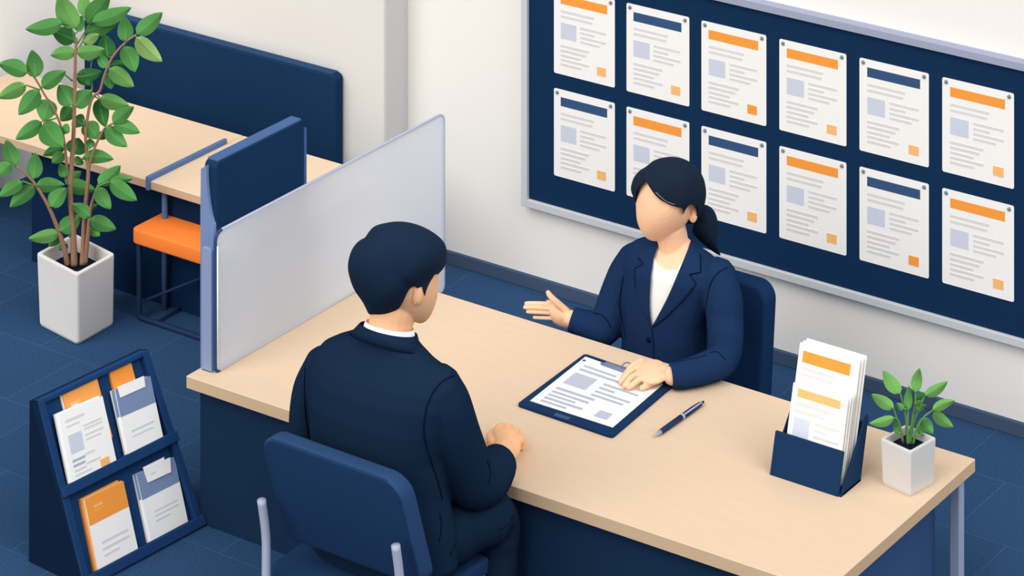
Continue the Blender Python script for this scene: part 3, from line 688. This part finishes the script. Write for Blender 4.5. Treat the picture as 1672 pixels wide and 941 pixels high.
lv = [((102,37),(41,47.6),23,0),((123,66),(84,49),25,2),((124,46),(96,-10),30,1),((127,52),(134,25),15,0),((135,25),(140,-16),17,1),((142,38),(180,-8),27,0),((150,36),(215,12),23,0),((139,53),(194,36),23,0),
 ((139,71),(162,56),15,3),((223,56),(265.5,20),23,0),((205,68),(202,26),22,0),((222,61),(265,101),24,3),((202,76),(221,118),25,0),((178,112),(219,142),23,1),((176,94),(170,56),25,2),((123,85),(82,90),20,1),
 ((125,86),(171,80),21,1),((125,126),(167,117),20,2),((175,111),(160,86),15,0),((182,106),(208,102),11,2),((178,118),(181,146),18,2),((57,127),(52,81),24,0),((45,119),(-3,104),24,0),((43,139),(-4,160),21,1),
 ((68,143),(108,116),22,0),((64,148),(30,188),25,0),((80,162),(70,198),29,0),((118,172),(96,138),29,0),((122,174),(151,148),25,0),((163,160),(211,172),22,1),((161,161),(172,208),22,2),((184,201),(219,174),20,0),
 ((185,203),(229,217),20,0),((173,208),(208,240),22,0),((68,199),(25,228),21,0),((71,201),(103,240),33,0),((138,201),(159,227),26,0),((100,208),(114,216),16,0),((117,174),(99,198),21,0),((122,191),(137,205),22,2),
 ((172,216),(161,228),13,0),((119,252),(129,225),29,2),((105,242),(70,254),15,2),((104,250),(85,267),17,0),((135,257),(186,260),20,0),((148,242),(146,226),13,0),((134,259),(123,269),15,0),((27,271),(10,228),22,0),
 ((18,268),(-5,288),20,0),((54,293),(57,249),22,0),((37,297),(-2,322),19,0),((57,304),(16,339),22,0),((59,303),(106,302),21,0),((107,300),(133,280),17,0),((106,290),(98,267),15,0),((110,301),(156,310),22,0),
 ((83,338),(109,307),23,0),((160,301),(197,270),21,0),((180,297),(217,292),13,0),((180,297),(224,328),23,0),((159,306),(181,342),21,0),((147,354),(117,333),19,0),((98,378),(132,352),24,0),((97,380),(46,390),19,1),
 ((147,358),(190,375),22,0),((146,371),(163,386),15,0),((98,382),(80,403),17,0),((147,341),(160,334),9,2),((122,378),(112,388),10,2),((128,120),(147,140),16,2),((150,100),(140,82),14,2),((110,398),(95,408),12,0)]
plant(t, st, lv, dc, 'stem')

# small plant in the white pot on the desk
zt = T + .134
fl = [G(*p, T) for p in ((1440,792),(1486.5,813),(1526,791.5))]; fl = [fl[0], fl[1], fl[2], fl[0]+fl[2]-fl[1]]
tp = [G(*p, zt) for p in ((1437,716.5),(1487,739.5),(1529,715.5))]; tp = [tp[0], tp[1], tp[2], tp[0]+tp[2]-tp[1]]
t = thing('potted_plant', 'small green plant in a white square pot on the right end of the desk', 'plant', tuple((fl[0]+fl[2])/2))
pot(t, [Vector((p.x,p.y,0)) for p in fl], [Vector((p.x,p.y,0)) for p in tp], T, zt, .0095, .022, .006, M_potw)
ctr = (fl[0]+fl[2])/2; dc = depth(ctr)
so = (1483, 724)
st = [([(1482,725),(1480,690),(1475,660),(1470,643)], .0042, .002, 0, .0, True), ([(1484,725),(1489,690),(1494,660),(1495,641)], .0042, .002, 0, .03, True),
      ([(1475,724),(1470,700),(1464,682),(1459,667)], .0035, .002, 0, -.02, True), ([(1474,722),(1468,690),(1460,682.5)], .003, .002, -.01, -.04, True),
      ([(1491,725),(1497,700),(1508,682),(1523,670)], .0035, .002, 0, -.01, True), ([(1486,725),(1492,690),(1502,665),(1510,646)], .0035, .002, 0, .04, True), ([(1483,725),(1482,700),(1483,670)], .0035, .002, -.01, -.02, True)]
lv = [((1470,643),(1442,605),21,1),((1495,641),(1501.5,601),17,1),((1510,646),(1547.5,622.7),17,1),((1522.7,669.7),(1559.4,654),16,1),((1523.5,673),(1557,698),18,1),((1507,683),(1523.5,709),18,0),((1459,667),(1423,643.4),19,1),
      ((1460,682.5),(1419,692),16,1),((1483,670),(1484.5,630),13,0),((1467,710),(1460.6,688),13,0),((1503.6,711),(1503.6,682.5),12,0),((1476.5,668),(1463,658.5),11,0),((1495.6,669.7),(1513,661.7),12,0),((1495.6,650.6),(1512,643),13,2),((1494,662),(1505,655),10,1)]
lv = [(a, b, w*.9, m) for a, b, w, m in lv]
plant(t, st, lv, dc, 'stem')

# ------------------------------------------------------------------ people
M_skin  = mat('skin', (246,198,162), .97, .8, .05)
M_skin2 = mat('skin_tan', (246,190,146), 1.0, .8, .05)
M_hair  = mat('hair_navy_black', (27,44,66), 1.06, .8, .03)
M_hairw = mat('hair_dark', (30,43,62), 1.2, .8, .03)
M_suit  = mat('suit_navy', (27,46,70), 1.15, .9, .0)
M_trous = mat('trousers_navy', (22,37,57), .97, .9, .0)
M_jack  = mat('jacket_blue', (27,47,80), .93, .9, .0)
M_seamd = mat('seam_dark', (14,26,44), 1.0, .9, .0)
M_shirt = mat('shirt_white', (252,250,247), 1.05, .9, .0)
M_shoe  = mat('shoe_black', (18,22,32), 1.0, .4, .2)
M_eari  = mat('ear_shade', (224,160,114), 1.0, .8, .0)

def limb(bm, spec, Y=None, n=18, scale=1.0):
    """spec: (px, py, Y, radius in photo pixels)"""
    P = []; Rr = []
    for px, py, y, r in spec:
        p = W(px, py, y) if y < 5 else G(px, py, y - 10); P.append(p); Rr.append(r / (FPX/depth(p)) * scale)
    Q = smoothline(P, 5); m = len(Q); RR = []
    for i in range(m):
        t = i/5; k = min(int(t), len(Rr)-2); f = t - k; f = f*f*(3-2*f); RR.append(Rr[k]*(1-f)+Rr[k+1]*f)
    capsule(bm, Q, RR, n); return P
def finger(bm, pts, r0, r1, n=10):
    Q = smoothline(pts, 4); m = len(Q); capsule(bm, Q, [r0 + (r1-r0)*i/(m-1) for i in range(m)], n)

# ================================================================== the woman behind the desk
YT = 1.085
def w_torso(bm, s=1.0, lo=0):
    spec = [(1085,700,78,.70),(1085,655,80,.72),(1085,610,72,.70),(1085,560,67,.68),(1088,515,69,.66),(1095,470,75,.62),(1101,440,82,.56),(1101,421,78,.50),(1100,408,62,.48),(1100,398,42,.55),(1100,390,30,.7)]
    loft(bm, [ring_px(cx, cy, hw, YT, ra, 40, s, 2.2) for cx, cy, hw, ra in spec])
W_ARML = [(1172,452,1.085,31),(1181,490,1.07,32),(1184,530,1.05,30.5),(1184,565,1.0,29),(1176,590,10.505,26.5),(1147,603,10.498,24.5),(1119,611,10.495,22.5),(1097,614,10.492,20.5)]   # her left arm, resting on the desk
W_ARMR = [(1034,424,1.085,26),(1020,450,1.075,28),(1006,485,1.06,28),(996,515,1.04,28),(985,538,1.02,27),(962,533,1.0,24.5),(940,524,.985,20.5),(932,521.5,.98,19)]
woman_base = W(1085, 700, YT)

bm = bmesh.new()
FACE = smooth2([(1039,322),(1038.5,342),(1040,360),(1045.7,376),(1054,388),(1066,394),(1078.6,392.5),(1091,387),(1106,378),(1118,368),(1126,356),(1130,335),(1128,308),(1116,284),(1093,272),(1066,276),(1047,294)], 4, True)
YH = 1.04; dH = depth(W(1085, 335, YH))
starblob(bm, FACE, (1085, 335), dH, .098, .098, 18, 96, .9)
ear_c = WD(1130.8, 348, dH - .028)
ellipsoid(bm, ear_c, CR*.0155, CF*.014, V(-.002,0,.030), 16)
nose = None
limb(bm, [(1096,372,1.062,24),(1098,392,1.075,25.5),(1100,410,1.085,27),(1100,430,1.085,30)])
w_torso(bm, .86)
limb(bm, W_ARML, scale=.72); limb(bm, W_ARMR, scale=.72)
# hand resting on the clipboard
zc = T + .0125
def gp(px, py, h): return G(px, py, zc + h)
wr = G(1102, 613, T+.041)
capsule(bm, [wr, gp(1084,608,.022)], [.0245,.027], 14, .8)
ellipsoid(bm, gp(1066,608,.024), (gp(1090,611,.024)-gp(1042,604,.024))*.52, (gp(1072,590,.022)-gp(1060,627,.022))*.5, V(0,0,.019), 20)
for k, (a, b, c, d) in enumerate((((1047,590),(1033,598),(1022,610),(1017,617)), ((1044,598),(1028,608),(1018,620),(1013.5,625)), ((1048,607),(1032,616),(1022,627),(1019,631)), ((1056,615),(1042,621),(1031,630),(1026,633.5)))):
    finger(bm, [gp(*a,.026), gp(*b,.025), gp(*c,.014), gp(*d,.007)], .0098, .0076)
finger(bm, [gp(1072,622,.018), gp(1058,629,.012), gp(1048,634,.009)], .0105, .008)
# open hand held out over the desk
dh = depth(W(900, 512, .965))
def hp(px, py, o=0.0): return WD(px, py, dh + o)
capsule(bm, [WD(946,527,dh), WD(930,522,dh)], [.0285,.029], 14, 1.0)
pal = [((936,524),20.5,.022),((924,517),22.5,.020),((910,513),23,.018),((898,509),20,.016)]
pr = []
for (x, y), r, th in pal:
    c = hp(x, y); s = FPX/dh; ux = Vector((.30, .95)).normalized()
    pr.append([c + (CR*ux.x - V(0,0,1)*ux.y)*(r/s*cos(2*pi*k/24)) + CF*(th*sin(2*pi*k/24)) for k in range(24)])
loft(bm, pr)
for pts, r0, r1 in (([(900,497,-.004),(884,496,-.008),(868,495.5,-.006),(859,495.5,0)],.0076,.0060), ([(898,504,-.006),(880,502.5,-.010),(865,502,-.006),(857,502,0)],.0078,.0062),
                    ([(898,511,-.004),(882,510,-.008),(868,509.5,-.004),(861.5,509,0)],.0076,.0060), ([(902,520,-.002),(888,519.5,-.004),(877,519,-.002),(872,518.5,0)],.0068,.0054)):
    finger(bm, [hp(*p) for p in pts], r0, r1)
finger(bm, [hp(922,506,-.008), hp(909,494,-.016), hp(899,484,-.018), hp(895,478,-.016)], .0125, .0078)
# legs, seated behind the desk panel
hipz = .215
wl = [Vector((woman_base.x + s*.085, YT, hipz)) for s in (-1, 1)]
for s, h in zip((-1, 1), wl):
    capsule(bm, smoothline([h, h + V(s*.01,-.16,.02), h + V(s*.01,-.27,.02), h + V(s*.01,-.285,-.06), h + V(s*.01,-.27,-.18)], 4), [.062]*5+[.055]*4+[.045]*4+[.036]*4, 14)
me = fuse(bm, .0024, 4)
woman = link('person', me, M_skin, None, True); tag(woman, 'woman with a ponytail in a navy jacket gesturing over a clipboard behind the desk', 'person')

# blouse
NECK = [(1040,372),(1064,408),(1069,424),(1074,433),(1084,440.5),(1096,442.5),(1106,440),(1114,428),(1124,404),(1150,372)]
bm = bmesh.new(); w_torso(bm, .93); cut = bmesh.new(); dT = depth(W(1090,440,YT)); prism_px(cut, NECK, dT-.6, dT+.02)
link('blouse', fuse(bm, .005, 3, [cut]), M_shirt, woman, True)
# jacket with a deep V opening
VEE = [(1063.5,536)] + smooth2([(1063.5,536),(1060.5,500),(1062,460),(1067,425),(1074,400),(1078,370)], 4)[1:] + [(1136,370)] + smooth2([(1131,384),(1124,405),(1108,444),(1088,490),(1064.5,535)], 4)[:-1]
bm = bmesh.new(); w_torso(bm, 1.0); limb(bm, W_ARML); limb(bm, W_ARMR)
cut = bmesh.new(); prism_px(cut, VEE, dT-.6, dT+.03)
def endcut(a, b, r):                         # trims the sleeve end square
    a = Vector(a); d = (Vector(b)-a).normalized(); c = bmesh.new(); tube(c, [a, a + d*.2], r, 24); return c
pl = G(1096,614,T+.042); pl0 = G(1119,611,T+.045); prr = W(933,521.5,.98); pr0 = W(962,533,1.0)
JB = bvh_of(fuse(bm.copy(), .0045, 5))
jm = fuse(bm, .0045, 5, [cut, endcut(pl, pl+(pl-pl0), .06), endcut(prr, prr+(prr-pr0), .06)])
jacket = link('jacket', jm, M_jack, woman, True)
# collar standing round the back of the neck
bm = bmesh.new()
def collar_ring(cx, cy, hw, Y, ratio, t0, t1, n=28, sc=1.0):
    full = ring_px(cx, cy, hw, Y, ratio, 120, sc); return [full[int(round((t0 + (t1-t0)*i/n)/360*120)) % 120] for i in range(n+1)]
ro = [collar_ring(1101,412,40,YT+.004,.8,-40,220), collar_ring(1100,396,31,YT+.006,.85,-40,220), collar_ring(1100,396,28,YT+.006,.85,-40,220), collar_ring(1101,412,35,YT+.004,.8,-40,220)]
R = [[bm.verts.new(p) for p in r] for r in ro]
for i in range(4):
    for k in range(28): bm.faces.new((R[i][k], R[i][k+1], R[(i+1)%4][k+1], R[(i+1)%4][k]))
bm.faces.new([R[i][0] for i in range(4)]); bm.faces.new([R[i][28] for i in range(4)][::-1])
obj('collar', bm, M_jack, woman, True)
# lapels lie on the front of the jacket
LL = smooth2([(1064,534),(1060.5,500),(1062,460),(1067,425),(1074,402),(1078,392)], 3) + [(1066,391),(1049,408),(1042,421),(1050.5,431.5),(1035.5,439)] + smooth2([(1035.5,439),(1037.5,468),(1045,500),(1064,534)], 3)[1:-1]
RL = smooth2([(1064,534),(1088,490),(1108,444),(1124,405),(1128,394)], 3) + [(1136,402),(1144,416),(1144,444.5),(1125.5,448.5),(1136.5,464)] + smooth2([(1136.5,464),(1113,493),(1085,522),(1064,534)], 3)[1:-1]
for pol in (LL, RL): patch(JB, pol, .0, .0035, jacket, M_jack, 'lapel', 5)
def wseam(pts, r=.0016, lift=.0008): return seam(JB, pts, r, jacket, M_seamd, 'seam', 5, lift)
def wcorner(pts, r=.0016, lift=.0035):
    P = []
    for i in range(len(pts)-1):
        for k in range(6): P.append((pts[i][0]+(pts[i+1][0]-pts[i][0])*k/6, pts[i][1]+(pts[i+1][1]-pts[i][1])*k/6))
    P.append(pts[-1]); Q = [cast(JB, *p) for p in P]; Q = [q - ray(*p).normalized()*lift for p, q in zip(P, Q) if q is not None]
    bm = bmesh.new(); tube(bm, Q, r, 6); obj('seam', bm, M_seamd, jacket, True)
wcorner([(1042,421),(1050.5,431.5),(1035.5,439),(1037.5,468)], .0015)
wcorner([(1144,416),(1144,444.5),(1125.5,448.5),(1136.5,464),(1124,481),(1108,498),(1090,516),(1065,535)], .0015)
wseam([(1064,535),(1067,560),(1068,590)], .0018, .0005)
wseam([(1188,437),(1172,446),(1161,462),(1155,485),(1151.5,515),(1151,545),(1152,572)], .0018)
wseam([(1018,452),(1013.5,475),(1011.5,498),(1016,525),(1022,552)], .0018)
wseam([(968,511),(982,514.5),(992,524),(997,535)], .0016)
wseam([(1160,576),(1172,575),(1184,588)], .0014)
wseam([(1154,580),(1130,586),(1097,592)], .0014)
bm = bmesh.new(); p = cast(JB, 1059.5, 555); D = -ray(1059.5,555).normalized()
tube(bm, [p - D*.001, p + D*.004], [.0085,.007], 12); obj('button', bm, M_seamd, jacket, True)
# hair: swept fringe over the forehead, ear left free, and the ponytail behind
HW = smooth2([(1034,322),(1030,308),(1034.5,291),(1044,279),(1055,272),(1070,261),(1093.5,256),(1115,259),(1134,270),(1148,289),(1153,312),(1151.5,330),(1146,347),(1137,361),(1127,366),(1112,366),(1090,358),(1062,345),(1041,336)], 4, True)
NOTCH = [(1039.5,332)] + smooth2([(1038.2,326),(1039.5,314),(1045.5,303),(1054.2,294.5)], 4) + smooth2([(1054.2,294.5),(1062,308),(1074,323),(1091,333.5),(1107,338.8),(1114,339.8)], 4)[1:] + [(1116.8,349.5)] + smooth2([(1118,345),(1123,337.5),(1130,333.2),(1137,337),(1139.5,345),(1136,357),(1129,366)], 3) + [(1118,410),(1030,410),(1020,335)]
bm = bmesh.new(); starblob(bm, HW, (1094, 318), dH+.012, .125, .125, 26, 180, .9)
cut = bmesh.new(); prism_px(cut, NOTCH, dH-.5, dH+.010)
hm = evaluated(bm, [('BOOLEAN', dict(operation='DIFFERENCE', solver='EXACT', cutter=cut))])
hair = link('hair', hm, M_hairw, woman, False)
for p in hm.polygons: p.use_smooth = abs(p.normal.dot(ray(1090,330).normalized())) > .03
HB = bvh_of(hm)
TAIL = smooth2([(1143,338),(1152,334.5),(1163.6,341),(1170.5,355),(1173,372),(1171.5,389),(1173,404),(1177,417.5),(1164,411),(1149,399),(1136,387),(1130.5,378),(1133,362)], 4, True)
bm = bmesh.new(); starblob(bm, TAIL, (1153, 371), dH+.10, .045, .045, 14, 120); obj('ponytail', bm, M_hairw, woman, True)
bm = bmesh.new(); tube(bm, [WD(1142,350,dH+.085), WD(1150,352,dH+.095)], [.024,.022], 14); obj('hair_tie', bm, M_seamd, woman, True)
seam(HB, [(1071,314),(1080,323),(1090,330),(1102,334)], .0012, hair, mat('hair_shine', (150,140,132), 1.0, .6, .1), 'shine_line', 5)  # painted highlight: a pale line laid on the hair
bm = bmesh.new(); tube(bm, smoothline([WD(1134.5,340,dH-.0425), WD(1129.5,345,dH-.0425), WD(1128.5,353,dH-.0425)], 5), [.0012]*5+[.0024]*3+[.0012]*3, 8); obj('ear_fold', bm, M_eari, woman, True)
# skirt / trousers
bm = bmesh.new()
for s, h in zip((-1, 1), wl):
    capsule(bm, smoothline([h, h + V(s*.01,-.16,.02), h + V(s*.01,-.27,.02), h + V(s*.01,-.285,-.06), h + V(s*.01,-.27,-.15)], 4), [.078]*5+[.068]*4+[.056]*4+[.048]*4, 16)
link('trousers', fuse(bm, .006, 4), M_jack, woman, True)
for s, h in zip((-1, 1), wl):
    bm = bmesh.new(); ellipsoid(bm, Vector((h.x+s*.01, h.y-.31, .026)), (.036,0,0), (0,.085,0), (0,0,.026), 16); obj('shoe', bm, M_shoe, woman, True)

# ================================================================== the man in front of the desk
YM = -.33
def m_torso(bm, s=1.0):
    spec = [(622,925,112,.46,-.27),(626,890,121,.46,-.28),(624,840,120,.48,-.29),(618,780,111,.52,-.31),(616,720,110,.54,-.325),(620,670,117,.53,-.33),(625,630,121,.50,-.33),(627,605,117,.46,-.33),(628,585,103,.44,-.33),(630,568,80,.44,-.33),(632,553,56,.58,-.333),(634,542,42,.75,-.335)]
    loft(bm, [ring_px(cx, cy, hw, yy, ra, 44, s if cy > 560 else s*.9 if s < 1 else s, 2.3, 0, .15 if cy < 580 else 0) for cx, cy, hw, ra, yy in spec])
M_ARMR = [(716,634,-.32,39),(728,664,-.30,43),(738,700,-.27,44),(752,742,-.22,44.5),(768,782,-.16,45),(788,786,-.09,42),(801,774,-.03,38),(810,763,.015,34),(815,755,.035,31)]
M_ARML = [(527,596,-.32,30),(510,640,-.31,33),(505,690,-.29,34),(507,735,-.25,33),(520,762,-.19,31),(548,768,-.10,28),(580,765,-.03,25),(600,760,.01,22)]
man_base = W(618, 925, YM)
dM = depth(W(645, 440, -.32))
bm = bmesh.new()
MF = smooth2([(718,420),(717.5,440),(716,462),(714.5,482),(710,500),(703,516),(694,526),(684,528.5),(668,522),(640,512),(604,494),(586,460),(584,420),(602,385),(650,374),(695,386)], 4, True)
starblob(bm, MF, (650, 450), dM+.012, .105, .112, 18, 96, .9)
ear_m = WD(681.8, 481, dM-.070)
ellipsoid(bm, ear_m, CR*.0165, CF*.016, V(.002,0,.0315), 16)
limb(bm, [(644,505,-.325,36),(638,530,-.33,36.5),(633,552,-.335,36),(631,575,-.335,34)])
m_torso(bm, .86)
limb(bm, M_ARMR, scale=.74); limb(bm, M_ARML, scale=.74)
# right fist resting on the desk
def fp(px, py, h): return G(px, py, T + h)
wrm = W(813,758,.025)
capsule(bm, [wrm, fp(822,738,.038)], [.036,.037], 14)
ellipsoid(bm, fp(826,726,.036), (fp(850,734,.036)-fp(803,716,.036))*.50, (fp(836,706,.036)-fp(816,746,.036))*.50, V(0,0,.037), 20)
for a, b, c, d in (((813,712),(815,702),(820,699),(826,706)), ((823,711),(827,701),(832,701),(836,708)), ((833,716),(839,707),(844,709),(846,716)), ((841,724),(847,718),(851,721),(851,728))):
    finger(bm, [fp(*a,.050), fp(*b,.045), fp(*c,.028), fp(*d,.014)], .0165, .0135)
finger(bm, [fp(810,733,.046), fp(802,722,.044), fp(801,711,.034), fp(808,705,.030)], .0150, .0110)
# left hand on the thigh
lw = W(600, 760, .01); ellipsoid(bm, lw + V(.03,.02,-.005), (.05,.0,0), (0,.035,0), (0,0,.02), 16)
for k in range(4): finger(bm, [lw + V(.06,-.012+.018*k,.0), lw + V(.09,-.014+.020*k,-.004), lw + V(.115,-.012+.020*k,-.018)], .0095, .0075)
finger(bm, [lw + V(.02,.045,-.002), lw + V(.05,.062,-.006), lw + V(.075,.066,-.012)], .011, .008)
# legs
kneeR = W(809, 848, -.045); hipR = Vector((man_base.x + .105, YM+.02, .378)); hipL = Vector((man_base.x - .105, YM+.02, .378)); kneeL = kneeR + V(-.25, 0, .0)
legs = ((hipL, kneeL), (hipR, kneeR))
def leg_line(h, k): return smoothline([h, h*.5+k*.5+V(0,0,.012), k + V(0,-.006,.006), k + V(0,.012,-.06), k + V(.004,.0,-.2), Vector((k.x+.004, k.y-.012, .05))], 4)
for h, k in legs: capsule(bm, leg_line(h, k), [.07]*5+[.06]*4+[.05]*4+[.046]*4+[.036]*4, 16)
man_me = fuse(bm, .0030, 4)
man = link('person', man_me, M_skin2, None, True); tag(man, 'dark haired man in a navy suit seated on the blue chair, seen from behind', 'person')
# shirt collar and jacket collar
def band(rings, name, m, parent, smooth=True):
    bm = bmesh.new(); R = [[bm.verts.new(p) for p in r] for r in rings]; n = len(R[0])
    for i in range(len(R)):
        for k in range(n): bm.faces.new((R[i][k], R[i][(k+1)%n], R[(i+1)%len(R)][(k+1)%n], R[(i+1)%len(R)][k]))
    return obj(name, bm, m, parent, smooth)
YC = -.335
band([ring_px(634,553,45,YC,.80,48,1,2,0,.25), ring_px(636.5,531,40.5,YC,.82,48,1,2,0,.25), ring_px(636.5,531,38,YC,.82,48,1,2,0,.25), ring_px(634,553,41,YC,.80,48,1,2,0,.25)], 'shirt_collar', M_shirt, man)
# suit jacket
bm = bmesh.new(); m_torso(bm, 1.0); limb(bm, M_ARMR); limb(bm, M_ARML)
pa = W(815,755,.035); pb = W(801,774,-.03); la = W(600,760,.01); lb = W(580,765,-.03)
sjm = fuse(bm, .005, 6, [endcut(pa, pa+(pa-pb), .09), endcut(la, la+(la-lb), .06)])
suit = link('jacket', sjm, M_suit, man, True); SB = bvh_of(sjm)
band([ring_px(631,560,61,YC,.62,48,1,2,0,.35), ring_px(632,549,54,YC,.70,48,1,2,0,.30), ring_px(634.5,537.5,47.5,YC,.78,48,1,2,0,.28), ring_px(634.5,538,44.5,YC,.78,48,1,2,0,.28), ring_px(632,562,52,YC,.62,48,1,2,0,.35)], 'jacket_collar', M_suit, man)
def mseam(pts, r=.0016, lift=.001): return seam(SB, pts, r, suit, M_seamd, 'seam', 5, lift)
mseam([(742,614),(725,621),(709,638),(698,662),(693,688),(692,706)], .002)
cr = ring_px(631,560,61.5,YC,.62,48,1,2,0,.35); bm = bmesh.new(); tube(bm, [cr[k % 48] for k in range(23, 50)], .0020, 6); obj('seam', bm, M_seamd, suit, True)
mseam([(498,600),(497,640),(499,680),(504,715),(507,730)], .002)
mseam([(692,706),(693,715),(698,735),(708,765),(716,790),(722,815)], .0022)
mseam([(795,752),(800,765),(800,778),(797,790)], .0018)
mseam([(747,830),(752,850),(748,880),(735,905)], .0018)
mseam([(718,838),(721,860),(717,885)], .0016)
# hair
MH = [(596,388),(610,370.5),(633,363.5),(652,361.7),(671,364),(689.6,370),(708,380),(723,393),(729.5,408),(729,428),(723,440),(715.4,448.5),(716.5,434),(712,446),(701.5,461.5),(698,470),(694.3,481.5),(691,472),(689.2,466),(683,462.5),(678.5,464.5),(674,471.5),(669,484),(659.5,500.5),(649,511),(640.5,515.5),(629,519),(619,518.5),(610,515.5),(602,512.5),(597,503),(591,492),(577,471),(569,446),(568.5,428),(574.5,408),(585,394.5)]
fine = smooth2(MH[:11], 4) + [p for i in range(11, 23) for p in ([MH[i], ((MH[i][0]+MH[i+1][0])/2, (MH[i][1]+MH[i+1][1])/2)])] + smooth2(MH[23:] + MH[:1], 4)[:-1]
bm = bmesh.new(); starblob(bm, fine, (646, 442), dM, .135, .10, 30, 360, .75)
mh = obj('hair', bm, M_hair, man, True)
patch(bvh_of(man_me), smooth2([(676,440),(680,462),(686.5,464),(690,470),(691.5,477)], 3) + [(694.3,483)] + smooth2([(695.5,477),(698,470),(702,461.5),(709,450),(714,438),(717.5,430)], 3) + [(712,415),(690,425)], .0, .005, mh, M_hair, 'sideburn', 3)
bm = bmesh.new(); tube(bm, smoothline([WD(676,474,dM-.0845), WD(674.8,484,dM-.0845), WD(677.5,494,dM-.0845), WD(680,498.5,dM-.0845)], 5), [.0014]*6+[.003]*4+[.0026]*3+[.0012]*3, 8); obj('ear_fold', bm, M_eari, man, True)
# trousers and shoes
bm = bmesh.new()
for h, k in legs: capsule(bm, leg_line(h, k), [.088]*5+[.076]*4+[.062]*4+[.056]*4+[.05]*4, 18)
tm = fuse(bm, .006, 5); tro = link('trousers', tm, M_trous, man, True); TB = bvh_of(tm)
for pts in ([(838,842),(828,858),(814,866)], [(836,854),(826,868)]): seam(TB, pts, .0016, tro, M_seamd)
for h, k in legs:
    bm = bmesh.new(); ellipsoid(bm, Vector((k.x+.004, k.y-.03, .032)), (.042,0,0), (0,.105,0), (0,0,.032), 16); obj('shoe', bm, M_shoe, man, True)

# ------------------------------------------------------------------ light and camera
w = bpy.data.worlds.new('room_light'); scene.world = w; w.use_nodes = True
w.node_tree.nodes['Background'].inputs[0].default_value = (1.0, .995, .985, 1); w.node_tree.nodes['Background'].inputs[1].default_value = .50
def soft_sun(name, direction, energy, angle, col):
    sd = bpy.data.lights.new(name, 'SUN'); sd.energy = energy; sd.angle = radians(angle); sd.color = col
    so = bpy.data.objects.new(name, sd); COL.objects.link(so); so.location = -Vector(direction)*6
    so.rotation_euler = Vector(direction).to_track_quat('-Z', 'Y').to_euler()
soft_sun('key_sun_front', (.12, .78, -.61), 2.35, 50, (1, .99, .97))  # soft key sun, aimed to lift the upright faces; no window behind it
soft_sun('fill_sun_side', (-.72, .16, -.67), 1.60, 45, (.95, .975, 1))  # added fill sun that brightens the right-hand faces; no source in the room
cd = bpy.data.cameras.new('camera'); co = bpy.data.objects.new('camera', cd); COL.objects.link(co)
co.location = CAM; co.rotation_euler = (pi/2, 0, ALPHA)
cd.sensor_width = 36; cd.sensor_fit = 'HORIZONTAL'; cd.lens = 36*FPX/IW
cd.shift_x = 0; cd.shift_y = -((IH/2 - HORIZON))/IW
cd.clip_start = .1; cd.clip_end = 60
scene.camera = co
vs = scene.view_settings; vs.view_transform = 'Standard'; vs.look = 'None'; vs.gamma = 1; vs.exposure = 0; vs.use_curve_mapping = False
